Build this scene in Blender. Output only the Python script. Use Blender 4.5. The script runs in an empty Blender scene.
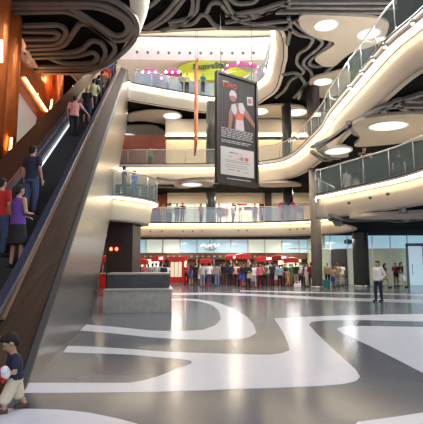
import bpy, bmesh, math, random
from math import sin, cos, tan, pi, radians, sqrt, atan2
from mathutils import Vector, Matrix
from mathutils.geometry import tessellate_polygon

random.seed(7)
S = bpy.context.scene
COL = S.collection
# ------------------------------------------------------------------ camera
F, W, H, EYE = 440.0, 423.0, 424.0, 1.55
PITCH = math.atan(53.0 / F)
cam = bpy.data.cameras.new('camera')
cam.sensor_fit = 'HORIZONTAL'
cam.sensor_width = 36.0
cam.lens = 36.0 * F / W
cam.clip_end = 500
co = bpy.data.objects.new('camera', cam)
COL.objects.link(co)
co.location = (0, 0, EYE)
co.rotation_euler = (pi / 2 + PITCH, 0, 0)
S.camera = co


def ray(u, v):
    x, y = (u - W / 2) / F, (H / 2 - v) / F
    return Vector((x, cos(PITCH) - y * sin(PITCH), sin(PITCH) + y * cos(PITCH)))


def at(u, v, z):
    """surveyed point of the photograph on the level z"""
    d = ray(u, v)
    return Vector((0, 0, EYE)) + d * ((z - EYE) / d.z)


def atY(u, v, Y):
    d = ray(u, v)
    return Vector((0, 0, EYE)) + d * (Y / d.y)


# ------------------------------------------------------------------ materials
MATS = {}


def mat(name, col, rough=0.5, metal=0.0, emit=None, es=0.0, alpha=1.0, noise=0.0, nscale=6.0, spec=0.5, stretch=None, coat=0.0, bump=0.0):
    if name in MATS:
        return MATS[name]
    m = bpy.data.materials.new(name)
    m.use_nodes = True
    nt = m.node_tree
    b = nt.nodes['Principled BSDF']
    c = tuple(col) + (1,)
    b.inputs['Base Color'].default_value = c
    b.inputs['Roughness'].default_value = rough
    b.inputs['Metallic'].default_value = metal
    b.inputs['Specular IOR Level'].default_value = spec
    b.inputs['Alpha'].default_value = alpha
    if coat:
        b.inputs['Coat Weight'].default_value = coat
        b.inputs['Coat Roughness'].default_value = 0.08
    if emit is not None:
        b.inputs['Emission Color'].default_value = tuple(emit) + (1,)
        b.inputs['Emission Strength'].default_value = es
    if noise or bump:
        tc = nt.nodes.new('ShaderNodeTexCoord')
        mp = nt.nodes.new('ShaderNodeMapping')
        if stretch:
            mp.inputs['Scale'].default_value = stretch
        nz = nt.nodes.new('ShaderNodeTexNoise')
        nz.inputs['Scale'].default_value = nscale
        nz.inputs['Detail'].default_value = 5
        nt.links.new(tc.outputs['Object'], mp.inputs['Vector'])
        nt.links.new(mp.outputs['Vector'], nz.inputs['Vector'])
        if noise:
            cr = nt.nodes.new('ShaderNodeValToRGB')
            cr.color_ramp.elements[0].position = 0.3
            cr.color_ramp.elements[1].position = 0.7
            cr.color_ramp.elements[0].color = tuple(max(0, x * (1 - noise)) for x in col) + (1,)
            cr.color_ramp.elements[1].color = tuple(min(1, x * (1 + noise)) for x in col) + (1,)
            nt.links.new(nz.outputs['Fac'], cr.inputs['Fac'])
            nt.links.new(cr.outputs['Color'], b.inputs['Base Color'])
        if bump:
            bp = nt.nodes.new('ShaderNodeBump')
            bp.inputs['Strength'].default_value = bump
            bp.inputs['Distance'].default_value = 0.02
            nt.links.new(nz.outputs['Fac'], bp.inputs['Height'])
            nt.links.new(bp.outputs['Normal'], b.inputs['Normal'])
    MATS[name] = m
    return m


floor_grey = mat('floor_grey', (0.115, 0.128, 0.152), 0.17, noise=0.14, nscale=0.9, spec=0.5)
floor_white = mat('floor_white', (0.66, 0.68, 0.76), 0.2, noise=0.03, nscale=2)
cream = mat('cream_fascia', (0.66, 0.585, 0.47), 0.55, noise=0.03, nscale=0.4)
white_paint = mat('white_paint', (0.74, 0.70, 0.63), 0.6, noise=0.03, nscale=0.5)
lobe_white = mat('ceiling_lobe', (0.52, 0.46, 0.38), 0.7, noise=0.04, nscale=0.3)
dark_ceil = mat('dark_ceiling', (0.005, 0.005, 0.006), 0.9, spec=0.1, noise=0.4, nscale=1.5)
ribbon_m = mat('ribbon_grey', (0.20, 0.195, 0.19), 0.5, noise=0.1, nscale=2)
rail_dark = mat('rail_dark', (0.03, 0.028, 0.03), 0.4)
steel = mat('steel', (0.62, 0.60, 0.57), 0.28, 1.0)
brushed = mat('brushed_steel', (0.38, 0.36, 0.335), 0.30, 1.0, noise=0.14, nscale=3, stretch=(0.12, 0.12, 9.0))
brown_deck = mat('brown_deck', (0.052, 0.030, 0.019), 0.5, 0.0, spec=0.05, noise=0.25, nscale=4, stretch=(6, 0.3, 0.3))
black_step = mat('black_step', (0.008, 0.008, 0.009), 0.5)
black_rubber = mat('black_rubber', (0.03, 0.032, 0.045), 0.3)
copper = mat('copper', (0.85, 0.21, 0.05), 0.32, 0.6, noise=0.25, nscale=1.2, bump=0.05)
copper_wall = mat('copper_wall', (0.66, 0.16, 0.045), 0.42, 0.5, noise=0.3, nscale=0.8)
col_grey = mat('column_grey', (0.25, 0.22, 0.185), 0.4, 0.1, noise=0.12, nscale=2)
col_dark = mat('column_dark', (0.062, 0.066, 0.062), 0.35, 0.0)
glass = mat('balustrade_glass', (0.30, 0.40, 0.38), 0.05, alpha=0.22)
glass_blue = mat('balustrade_glass_blue', (0.45, 0.58, 0.72), 0.1, alpha=0.42)
glow = mat('cove_glow', (1, 0.9, 0.7), 0.5, emit=(1.0, 0.84, 0.58), es=11.0)
oval_glow = mat('oval_glow', (1, 1, 1), 0.5, emit=(0.84, 0.95, 1.0), es=0.75)
lamp_white = mat('lamp_white', (1, 1, 1), 0.5, emit=(1.0, 0.9, 0.75), es=12)
lamp_warm = mat('lamp_warm', (1, 0.8, 0.5), 0.5, emit=(1.0, 0.55, 0.2), es=10)
lamp_red = mat('lamp_red', (1, 0.1, 0.05), 0.5, emit=(1.0, 0.12, 0.05), es=6)
red = mat('stall_red', (0.62, 0.025, 0.018), 0.4, noise=0.1, nscale=3)
red2 = mat('brick_red', (0.17, 0.038, 0.02), 0.55, noise=0.2, nscale=3)
magenta = mat('magenta', (0.62, 0.06, 0.30), 0.5)
lime = mat('lime', (0.42, 0.50, 0.02), 0.5, noise=0.08, nscale=1)
green_txt = mat('sign_green', (0.002, 0.05, 0.035), 0.4)
wood = mat('wood_brown', (0.16, 0.075, 0.035), 0.5, noise=0.3, nscale=4, stretch=(0.4, 1, 6))
facade_glass = mat('facade_glass', (0.45, 0.62, 0.68), 0.12, emit=(0.42, 0.70, 0.82), es=0.6, noise=0.35, nscale=0.7)  # panes glow in place of the daylight behind them
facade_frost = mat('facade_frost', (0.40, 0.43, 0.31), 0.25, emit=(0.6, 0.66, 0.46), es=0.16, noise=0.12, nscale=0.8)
shop_lit = mat('shop_lit', (0.9, 0.8, 0.6), 0.6, emit=(1.0, 0.80, 0.55), es=1.7, noise=0.25, nscale=1.4)
shop_pale = mat('shop_pale', (0.7, 0.8, 0.7), 0.6, emit=(0.75, 0.9, 0.75), es=0.55, noise=0.1, nscale=1.0)
dark_wall = mat('dark_wall', (0.045, 0.032, 0.027), 0.45, noise=0.2, nscale=1)
stone_dark = mat('stone_dark', (0.045, 0.042, 0.04), 0.2, noise=0.2, nscale=3)
stone_grey = mat('stone_grey', (0.42, 0.385, 0.34), 0.3, noise=0.15, nscale=5)
banner_dark = mat('banner_dark', (0.022, 0.019, 0.017), 0.5, noise=0.35, nscale=0.8, stretch=(3, 3, 0.4))
banner_frame = mat('banner_frame', (0.03, 0.026, 0.02), 0.4)
banner_panel = mat('banner_panel', (0.55, 0.53, 0.52), 0.5)
ink_white = mat('ink_white', (0.44, 0.43, 0.45), 0.5)
ink_grey = mat('ink_grey', (0.30, 0.27, 0.27), 0.5)
ink_red = mat('ink_red', (0.70, 0.09, 0.03), 0.5)
ink_skin = mat('ink_skin', (0.30, 0.12, 0.085), 0.5)
ink_mauve = mat('ink_mauve', (0.50, 0.42, 0.46), 0.5)
copper_cloth = mat('copper_cloth', (0.72, 0.24, 0.09), 0.5, 0.1)
grey_metal = mat('grey_metal', (0.3, 0.3, 0.31), 0.4, 0.6)
white_sign = mat('white_sign', (0.85, 0.85, 0.9), 0.4, emit=(0.9, 0.92, 1), es=0.8)


def cloth(c):
    return mat('cloth_%d_%d_%d' % tuple(int(x * 255) for x in c), c, 0.8, noise=0.12, nscale=14)


# ------------------------------------------------------------------ mesh builder
class MB:
    def __init__(s):
        s.v, s.f, s.m, s.smooth = [], [], [], []
        s.mats = []

    def mi(s, m):
        if m not in s.mats:
            s.mats.append(m)
        return s.mats.index(m)

    def add(s, verts, faces, m, smooth=False):
        o = len(s.v)
        s.v += [tuple(p) for p in verts]
        k = s.mi(m)
        for f in faces:
            s.f.append([i + o for i in f])
            s.m.append(k)
            s.smooth.append(smooth)

    def box(s, c, d, m, M=None):
        x, y, z = d[0] / 2, d[1] / 2, d[2] / 2
        vs = [Vector((c[0] + sx * x, c[1] + sy * y, c[2] + sz * z)) for sz in (-1, 1) for sy in (-1, 1) for sx in (-1, 1)]
        if M:
            vs = [M @ p for p in vs]
        s.add(vs, [(0, 2, 3, 1), (4, 5, 7, 6), (0, 1, 5, 4), (2, 6, 7, 3), (0, 4, 6, 2), (1, 3, 7, 5)], m)

    def prism(s, poly, z0, z1, m, holes=()):
        """level slab with an outline (and holes) in plan"""
        loops = [poly] + list(holes)
        flat = [p for l in loops for p in l]
        tri = tessellate_polygon([[Vector((p[0], p[1], 0)) for p in l] for l in loops])
        n = len(flat)
        vs = [(p[0], p[1], z0) for p in flat] + [(p[0], p[1], z1) for p in flat]
        fs = []
        for t in tri:
            a, b, c = [flat[i] for i in t]
            if (b[0] - a[0]) * (c[1] - a[1]) - (b[1] - a[1]) * (c[0] - a[0]) < 0:
                t = (t[0], t[2], t[1])
            fs.append((t[0], t[2], t[1]))
            fs.append(tuple(i + n for i in t))
        o = 0
        for l in loops:
            k = len(l)
            for i in range(k):
                j = (i + 1) % k
                fs.append((o + i, o + j, o + j + n, o + i + n))
            o += k
        s.add(vs, fs, m)

    def loft(s, rings, m, closed=True, caps=True, smooth=False):
        k = len(rings[0])
        vs = [p for r in rings for p in r]
        fs = []
        for i in range(len(rings) - 1):
            for j in range(k if closed else k - 1):
                a, b = i * k + j, i * k + (j + 1) % k
                fs.append((a, b, b + k, a + k))
        if caps and closed:
            fs.append(tuple(range(k))[::-1])
            fs.append(tuple(range((len(rings) - 1) * k, len(rings) * k)))
        s.add(vs, fs, m, smooth)

    def cyl(s, p, q, r0, r1, m, n=16, smooth=True):
        s.loft(tube_rings([p, q], [r0, r1], n), m, smooth=smooth)

    def tube(s, pts, r, m, n=8):
        s.loft(tube_rings(pts, [r] * len(pts), n), m, smooth=True)

    def lathe(s, c, prof, m, n=20):
        s.loft([[Vector((c[0] + r * cos(2 * pi * i / n), c[1] + r * sin(2 * pi * i / n), c[2] + z)) for i in range(n)] for r, z in prof], m, smooth=True)

    def capsule(s, p, q, r0, r1, m, n=12):
        p, q = Vector(p), Vector(q)
        d = q - p
        L = d.length
        d = d / L if L > 1e-6 else Vector((0, 0, 1))
        pts, rs = [], []
        for a in (85, 60, 30):
            pts.append(p - d * r0 * sin(radians(a))); rs.append(r0 * cos(radians(a)))
        pts.append(p); rs.append(r0)
        pts.append(q); rs.append(r1)
        for a in (30, 60, 85):
            pts.append(q + d * r1 * sin(radians(a))); rs.append(r1 * cos(radians(a)))
        s.loft(tube_rings(pts, rs, n, d), m, smooth=True)

    def ell(s, c, r, m, M=None, n=14, k=9):
        c = Vector(c)
        rings = []
        for i in range(1, k):
            a = -pi / 2 + pi * i / k
            ring = []
            for j in range(n):
                b = 2 * pi * j / n
                p = Vector((r[0] * cos(a) * cos(b), r[1] * cos(a) * sin(b), r[2] * sin(a)))
                ring.append(c + (M @ p if M else p))
            rings.append(ring)
        s.loft(rings, m, smooth=True)

    def mesh(s, name):
        me = bpy.data.meshes.new(name)
        me.from_pydata(s.v, [], s.f)
        for m in s.mats:
            me.materials.append(m)
        me.polygons.foreach_set('material_index', s.m)
        me.polygons.foreach_set('use_smooth', s.smooth)
        me.update()
        return me

    def build(s, name, parent=None, loc=None):
        o = bpy.data.objects.new(name, s.mesh(name))
        COL.objects.link(o)
        if parent:
            o.parent = parent
        if loc:
            o.location = loc
        return o


def tube_rings(pts, rs, n, d0=None):
    pts = [Vector(p) for p in pts]
    rings = []
    prev = None
    for i, p in enumerate(pts):
        if d0 is not None:
            d = d0
        elif i == 0:
            d = (pts[1] - p).normalized()
        elif i == len(pts) - 1:
            d = (p - pts[i - 1]).normalized()
        else:
            d = ((pts[i + 1] - p).normalized() + (p - pts[i - 1]).normalized()).normalized()
        if prev is None:
            a = Vector((0, 0, 1)) if abs(d.z) < 0.9 else Vector((0, 1, 0))
            e1 = d.cross(a).normalized()
        else:
            e1 = (prev - d * prev.dot(d)).normalized()
        prev = e1
        e2 = d.cross(e1)
        rings.append([p + (e1 * cos(2 * pi * k / n) + e2 * sin(2 * pi * k / n)) * rs[i] for k in range(n)])
    return rings


def tag(o, label, cat, group=None):
    o['label'] = label
    o['category'] = cat
    if group:
        o['group'] = group
    return o


def thing(name, label, cat, loc=(0, 0, 0), rz=0.0, group=None):
    o = bpy.data.objects.new(name, None)
    o.empty_display_size = 0.2
    COL.objects.link(o)
    o.location = loc
    o.rotation_euler = (0, 0, rz)
    return tag(o, label, cat, group)


def struct(o):
    o['kind'] = 'structure'
    return o


_trim = [0]


def trim(mb):
    _trim[0] += 1
    return struct(mb.build('trim_%d' % _trim[0]))


def v2(p):
    return Vector((p[0], p[1]))


def fillet(pts, r=0.6, n=6, closed=False):
    """polyline with rounded corners"""
    P = [v2(p) for p in pts]
    N = len(P)
    out = []
    for i in range(N):
        if not closed and i in (0, N - 1):
            out.append(P[i]); continue
        a, b, c = P[i - 1], P[i], P[(i + 1) % N]
        d1, d2 = a - b, c - b
        q = min(r, d1.length * 0.48, d2.length * 0.48)
        s_, e_ = b + d1.normalized() * q, b + d2.normalized() * q
        for k in range(n + 1):
            t = k / n
            out.append(s_ * (1 - t) ** 2 + b * 2 * t * (1 - t) + e_ * t * t)
    return out


def spline(pts, n=6, closed=False):
    P = [v2(p) for p in pts]
    N = len(P)
    out = []
    for i in range(N if closed else N - 1):
        g = lambda k: P[k % N] if closed else P[max(0, min(N - 1, k))]
        a, b, c, d = g(i - 1), g(i), g(i + 1), g(i + 2)
        for k in range(n):
            t = k / n
            out.append(0.5 * (2 * b + (c - a) * t + (2 * a - 5 * b + 4 * c - d) * t * t + (3 * b - a - 3 * c + d) * t ** 3))
    if not closed:
        out.append(P[-1])
    return out


def normals(path, sgn, closed=False):
    out = []
    N = len(path)
    for i in range(N):
        a = path[i - 1] if (i > 0 or closed) else path[0]
        b = path[(i + 1) % N] if (i < N - 1 or closed) else path[-1]
        d = (b - a).normalized()
        out.append(Vector((d.y, -d.x)) * sgn)
    return out


def offset(path, inset, sgn, closed=False):
    return [p - n * inset for p, n in zip(path, normals(path, sgn, closed))]


def sweep(path, prof, m, sgn, closed=False, mb=None):
    """prof: (inset from the edge, z); sgn picks which side of travel is open air"""
    mb = mb or MB()
    nn = normals(path, sgn, closed)
    rings = [[Vector((p.x - n.x * i, p.y - n.y * i, z)) for i, z in prof] for p, n in zip(path, nn)]
    if closed:
        rings.append(rings[0])
    mb.loft(rings, m, closed=False, caps=False, smooth=True)
    return mb


def edge(path, top, g1, bot, sgn, label, inset=0.58, lip=0.07, closed=False, tilt=0.0, m=None):
    """the outer edge of a storey: dark rail, cream band, a cove light under the lip, cream fascia"""
    m = m or cream
    trim(sweep(path, [(0.12, top), (-0.02, top), (-0.02, top - lip), (0.1, top - lip)], rail_dark, sgn, closed))
    trim(sweep(path, [(0.05, top - lip), (-0.02, top - lip - 0.03), (0.0, g1 + 0.02), (0.04, g1)], m, sgn, closed))
    c = sweep(path, [(0.03, g1), (0.30, g1 - 0.05)], glow, sgn, closed).build('cove_light')
    tag(c, label, 'cove light')
    k = inset - 0.36
    trim(sweep(path, [(0.30, g1 - 0.045), (0.36, g1 - 0.06), (0.36, g1 - 0.2), (0.36, g1 - 0.36), (0.37, g1 - 0.42), (0.36 + k * 0.75, bot + 0.12), (inset, bot + 0.02), (inset + 0.06, bot), (inset + 0.3, bot - 0.01)], m, sgn, closed))


def balustrade(path, z0, h, sgn, label, step=1.5, gm=None, parts=True, inset=0.06):
    """glass panels between slim posts under a handrail"""
    gm = gm or glass
    t = thing('glass_balustrade', label, 'balustrade', (path[0].x, path[0].y, z0))
    path = offset(path, inset, sgn)
    L = [0]
    for a, b in zip(path, path[1:]):
        L.append(L[-1] + (b - a).length)
    n = max(1, round(L[-1] / step))
    org = Vector((t.location.x, t.location.y, z0))

    def pt(d):
        for i in range(len(L) - 1):
            if L[i + 1] >= d - 1e-6:
                return path[i].lerp(path[i + 1], (d - L[i]) / max(1e-6, L[i + 1] - L[i]))
        return path[-1]
    for i in range(n):
        d0, d1 = L[-1] * i / n + 0.03, L[-1] * (i + 1) / n - 0.03
        seg = [pt(d0 + (d1 - d0) * k / 3) for k in range(4)]
        mb = MB()
        nn = normals(seg, sgn)
        rings = []
        for p, q in zip(seg, nn):
            rings.append([Vector((p.x + q.x * s_ * 0.008, p.y + q.y * s_ * 0.008, z0 + zz)) - org for s_, zz in ((1, 0.02), (1, h - 0.05), (-1, h - 0.05), (-1, 0.02))])
        mb.loft(rings, gm)
        mb.build('glass_panel', t)
    for i in range(n + 1):
        p = pt(L[-1] * i / n)
        mb = MB()
        mb.cyl(Vector((p.x, p.y, z0)) - org, Vector((p.x, p.y, z0 + h)) - org, 0.022, 0.022, steel, 8)
        mb.build('post', t)
    mb = MB()
    mb.tube([Vector((p.x, p.y, z0 + h + 0.02)) - org for p in path], 0.035, steel, 8)
    mb.build('handrail', t)
    return t


# ================================================================== FLOOR
GREYP = [(-40, -14), (40, -14), (40, 60), (-40, 60)]


def px(pts, z):
    return [v2(at(u, v, z)) for u, v in pts]


fl = MB()
fl.prism(GREYP, -0.3, 0.0, floor_grey)


def inlay(pts, r=0.0):
    p = px(pts, 0.0)
    if r:
        p = fillet(p, r, 5, True)
    fl.prism(p, -0.05, 0.003, floor_white)


# foreground white field
inlay([(-60, 440), (-40, 406), (0, 408.5), (22, 409), (40, 409.2), (58, 409.8), (73, 411), (90, 413), (106, 416.3), (121, 419.5), (137, 424), (160, 434), (190, 452)])
# long band that widens and flows up to the right
inlay([(8, 393), (12, 383), (27, 383), (60, 383), (100, 383), (130, 383), (145, 380.3), (158, 376.5), (172, 371), (186, 366),
       (192, 363), (191, 361), (180, 358.8), (160, 357.4), (130, 354.6), (100, 353.5), (63, 352.3), (68, 346), (100, 347.3), (130, 349), (160, 351.5),
       (200, 353), (240, 354.4), (268, 354.8), (282, 353.5), (290, 350), (288, 344), (283, 332), (274, 318.5),
       (300, 317), (340, 315.6), (390, 314.4), (440, 314), (640, 316), (900, 320), (900, 329), (640, 324), (440, 322), (400, 321), (360, 320), (325, 320.3), (311, 322), (309, 325),
       (316, 333), (330, 346), (345, 360), (356, 370), (360, 377), (356, 381), (344, 384), (320, 386), (285, 387.5), (250, 388.6), (200, 390.6), (150, 392), (60, 393)])
# loop round the plinth
inlay([(80, 330.5), (86, 324.6), (110, 326.5), (150, 330.5), (180, 331.5), (203, 330), (216, 325), (221, 319), (219, 311), (212, 305), (200, 301.5), (186, 300.3), (170, 300.2), (168, 299),
       (195, 299), (216, 302), (232, 308), (246, 316), (254, 325), (256, 333), (250, 337), (240, 339), (215, 340), (185, 339.4), (150, 337.3), (110, 333)])
# right-hand white island
inlay([(336, 329), (342, 327), (360, 326), (400, 326.6), (450, 327.5), (640, 330), (900, 336), (900, 440), (640, 440), (560, 428), (500, 409), (450, 386), (423, 373), (400, 361), (370, 346), (345, 334.5)])
# bottom-right field
inlay([(350, 430), (358, 422), (395, 417), (425, 412.5), (470, 405), (470, 450)])
# distant bands
inlay([(165, 293.2), (210, 292.6), (260, 294.2), (300, 296), (330, 297.5), (423, 300), (470, 301), (900, 304), (900, 308), (470, 304), (423, 303.3), (330, 300), (300, 298.6), (255, 296.2), (210, 294.6), (165, 295.2)])
inlay([(240, 290.4), (300, 291.6), (423, 294), (480, 295), (900, 299), (900, 301), (480, 296.2), (423, 295.6), (300, 293), (240, 291.4)])
struct(fl.build('floor'))

# ================================================================== ESCALATOR
A9 = radians(9)
P0 = Vector((-2.36, 5.72, 0))
FW, LF = Vector((-sin(A9), cos(A9), 0)), Vector((-cos(A9), -sin(A9), 0))
SL = 0.60
ST = 29.2     # where the incline ends
Z3 = 17.0


def E(s, w, z):
    return P0 + FW * s + LF * w + Vector((0, 0, z))


esc = thing('escalator', 'long upward escalator with brushed steel side and brown metal decks carrying riders', 'escalator', (0, 0, 0))


def strip(name, a, b, m, thick=None, parent=esc, smooth=False):
    """ruled panel between two edge lines"""
    mb = MB()
    n = len(a)
    mb.add(list(a) + list(b), [(i, i + 1, n + i + 1, n + i) for i in range(n - 1)], m)
    o = mb.build(name, parent)
    if thick:
        md = o.modifiers.new('solid', 'SOLIDIFY')
        md.thickness = thick
        md.offset = 0
    return o


WR, WL, WO, HO = 0.58, 1.80, 2.85, 0.24
# steel side cladding, underside, far side
BOT = 7.7
sc = MB()
zt = SL * ST
side_r = [(0.0, 0.0), (BOT, 0.0), (ST + 3, SL * (ST - BOT) + 1.2), (ST + 3, zt), (ST, zt)]
sc.add([E(s, 0, z) for s, z in side_r], [(0, 1, 2, 3, 4)], brushed)
o = sc.build('side_cladding', esc)
o['label'] = 'brushed steel side panel'
so = MB()
so.add([E(s, WO, z) for s, z in side_r], [(4, 3, 2, 1, 0)], brown_deck)
so.build('side_cladding', esc)
un = MB()
un.add([E(BOT, 0, 0), E(BOT, WO, 0), E(ST + 3, WO, SL * (ST - BOT) + 1.2), E(ST + 3, 0, SL * (ST - BOT) + 1.2)], [(0, 1, 2, 3)], grey_metal)
un.build('underside', esc)
tr = MB()
# thin dark seam along the top of the steel side
tr.loft([[E(s, w, SL * s + z) for w, z in ((-0.03, -0.05), (-0.03, 0.03), (0.05, 0.05), (0.05, -0.05))] for s in (0.0, ST)] +
        [[E(ST + 3, w, zt + z) for w, z in ((-0.03, -0.05), (-0.03, 0.03), (0.05, 0.05), (0.05, -0.05))]], rail_dark)
tr.build('edge_trim', esc)
ss = [0.8 + (ST - 0.8) * i / 20 for i in range(21)]
inz = lambda s: SL * 0.8 + 0.2 if s < 0.8 else SL * min(s, ST) + 0.2
lineS = [-1.0, 0.8] + ss[1:] + [ST + 3]
WR, WL, WO, HO = 0.58, 1.80, 2.85, 0.24
rA = [E(0.0, 0.02, 0.005), E(0.3, 0.02, 0.18)] + [E(s, 0.02, SL * s) for s in ss[1:]] + [E(ST + 3, 0.02, zt)]
rB = [E(-0.9, WR, inz(0)), E(0.8, WR, inz(0))] + [E(s, WR, inz(s)) for s in ss[1:]] + [E(ST + 3, WR, zt + 0.2)]
strip('deck_panel', rA, rB, brown_deck)
mb = MB()
mb.add([E(0, 0.02, 0.0), E(-0.9, WR, inz(0)), E(-0.9, WR, 0.0)], [(0, 1, 2)], brown_deck)
mb.build('end_panel', esc)
lA = [E(-0.9, WL + 0.06, inz(0)), E(0.8, WL + 0.06, inz(0))] + [E(s, WL + 0.06, inz(s)) for s in ss[1:]] + [E(ST + 3, WL + 0.06, zt + 0.2)]
lB = [E(0.0, WO, 0.005), E(0.3, WO, 0.18)] + [E(s, WO, SL * s) for s in ss[1:]] + [E(ST + 3, WO, zt)]
strip('deck_panel', lA, lB, brown_deck)
# inner panels
for w in (WR + 0.1, WL - 0.06):
    a = [E(-0.9, w, inz(0)), E(0.8, w, inz(0))] + [E(s, w, inz(s)) for s in ss[1:]] + [E(ST + 3, w, zt + 0.2)]
    b = [E(-0.9, w, 0.0), E(0.8, w, 0.0)] + [E(s, w, SL * s - 0.55) for s in ss[1:]] + [E(ST + 3, w, zt - 0.55)]
    strip('inner_panel', a, b, black_rubber)
# handrails
for w in (WR + 0.06, WL):
    mb = MB()
    pts = [E(-1.0, w, 0.2), E(-1.2, w, 0.45), E(-1.0, w, 0.72), E(0.6, w, 0.72)] + [E(s, w, SL * s + HO) for s in ss[1:]] + [E(ST + 1.5, w, zt + 0.3), E(ST + 3, w, zt + 0.3)]
    mb.loft([[p + LF * a + Vector((0, 0, b)) for a, b in ((-0.09, 0.0), (-0.07, 0.06), (0.07, 0.06), (0.09, 0.0))] for p in pts], mat('handrail_blue', (0.035, 0.042, 0.075), 0.3), smooth=False)
    mb.build('handrail', esc)
    mb = MB()
    q = w - 0.1 if w < 1 else w + 0.1
    mb.loft([[E(s, q + a, SL * s + HO - 0.02 + b) for a, b in ((-0.04, 0), (-0.04, 0.03), (0.04, 0.03), (0.04, 0))] for s in (0.9, ST)], mat('rail_sheen', (0.42, 0.27, 0.17), 0.45, 0.8))  # bronze colour puts the handrail's orange highlight into the trim
    mb.build('rail_trim', esc)
# glowing strip stands in for the highlight along the far inner panel
mb = MB()
mb.loft([[E(s, 1.70 + a, SL * s - 0.26 + b) for a, b in ((-0.02, 0), (-0.02, 0.05), (0.02, 0.05), (0.02, 0))] for s in (8.0, 13.6)], mat('panel_highlight', (1, 1, 1), 0.3, emit=(0.9, 0.95, 1), es=0.9))
mb.build('highlight_strip', esc)
# steps
mb = MB()
TR, RI = 0.35, 0.21
NS = int((ST - 0.83) / TR)
prof = [(-1.2, 0.02), (0.83, 0.02)]
for k in range(NS):
    s = 0.83 + k * TR
    prof += [(s, 0.02 + (k + 1) * RI), (s + TR, 0.02 + (k + 1) * RI)]
prof += [(ST + 3, Z3)]
mb.add([E(s, WR + 0.11, z) for s, z in prof] + [E(s, WL - 0.07, z) for s, z in prof], [(i, i + 1, len(prof) + i + 1, len(prof) + i) for i in range(len(prof) - 1)], black_step)
mb.build('step_band', esc)


def esc_spot(u, v, w=None):
    """where a rider stands: the sight line met with the step plane, snapped to a tread"""
    d = ray(u, v)
    o_ = Vector((0, 0, EYE)) - P0
    # z = SL*s - 0.5
    t = (SL * o_.dot(FW) - 0.5 - o_.z) / (d.z - SL * d.dot(FW))
    p = o_ + d * t
    s, ww = p.dot(FW), p.dot(LF)
    k = max(0, int((s - 0.83) / TR))
    ww = min(1.50, max(0.98, ww if w is None else w))
    return E(0.83 + (k + 0.5) * TR, ww, 0.02 + (k + 1) * RI)


# ================================================================== STOREYS
# ---- first floor (z 5.0): far gallery and the balcony that swings forward beside the tall grey column
Z1 = 5.0
p1 = spline([(-14, 35.0), (-9, 35.3), (-4, 35.4), (0, 35.3), (3.5, 34.9), (6.6, 33.9), (8.3, 32.2), (8.7, 30), (8.2, 27.5), (6.6, 24.8), (5.5, 23)] +
            [tuple(v2(at(u, v, Z1))) for u, v in ((315.5, 193.8), (319, 193), (325, 191.7), (353, 185.4), (394, 176), (423, 167), (445, 161))] + [(10.0, 11.0)], 5)
poly1 = [tuple(p) for p in p1] + [(30, 11), (30, 46), (-14, 46)]
in1 = offset(p1, 0.62, 1)
struct_poly1 = [tuple(p) for p in in1] + [(30, 11.2), (30, 46), (-14, 46)]
mb = MB(); mb.prism(poly1, Z1 - 0.12, Z1 - 0.02, white_paint); struct(mb.build('floor_first_storey'))
mb = MB(); mb.prism(struct_poly1, 3.84, 3.9, dark_ceil); struct(mb.build('ceiling_ground_storey'))
edge(p1, Z1, Z1 - 0.16, 3.84, 1, 'cream cove light band under the first-floor gallery and its forward right balcony')

# ---- second floor (z 9.8)
Z2 = 9.8
p2 = spline([(-14, 34.6), (-9, 35.2)] + [tuple(v2(at(u, v, Z2))) for u, v in
            ((125, 163.5), (160, 163.5), (200, 163.3), (230, 162.6), (258, 161), (281, 157.5), (292.5, 152), (301, 145), (321, 123.6), (329, 109.5), (358, 73), (387, 38), (422, 7))] + [(6.95, 11), (7.6, 7)], 5)
poly2 = [tuple(p) for p in p2] + [(30, 7), (30, 46), (-14, 46)]
in2 = offset(p2, 0.62, 1)
mb = MB(); mb.prism(poly2, Z2 - 0.12, Z2 - 0.02, white_paint); struct(mb.build('floor_second_storey'))
mb = MB(); mb.prism([tuple(p) for p in in2] + [(30, 7.2), (30, 46), (-14, 46)], 8.24, 8.3, dark_ceil); struct(mb.build('ceiling_first_storey'))
edge(p2, Z2, 9.42, 8.24, 1, 'long warm cove light sweeping along the second-floor gallery edge')

# ---- third floor (z 17) with the oval opening and escalator well
hole = spline([(-9.0, 35.2), (-7.0, 35.4)] + [tuple(v2(at(u, v, Z3))) for u, v in ((132, 82), (150, 85.4), (168, 88.8), (187, 92), (205, 95.2), (225, 96.3), (242, 92), (254, 83.3), (264, 75), (268, 62), (270, 48), (271, 39))] +
             [tuple(v2(at(u, v, Z3 - 1.2))) for u, v in ((268, 35.5), (255, 33.5), (200, 36), (140, 39))] + [(-9.2, 26.5), (-9.6, 29)], 5, True)
OUT = [(-14, 13.5), (26, 13.5), (26, 46), (-14, 46)]
mb = MB(); mb.prism(OUT, Z3 - 0.12, Z3 - 0.02, white_paint, holes=[[tuple(p) for p in hole]]); struct(mb.build('floor_third_storey'))
sgn3 = 1
inh = offset(hole, 0.8, sgn3, True)
mb = MB(); mb.prism(OUT, 15.70, 15.76, dark_ceil, holes=[[tuple(p) for p in inh]]); struct(mb.build('ceiling_second_storey'))
edge(hole, Z3, 16.84, 15.7, sgn3, 'bright cove light ringing the oval opening below the third-floor shops', closed=True, inset=0.8, m=white_paint)

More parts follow.
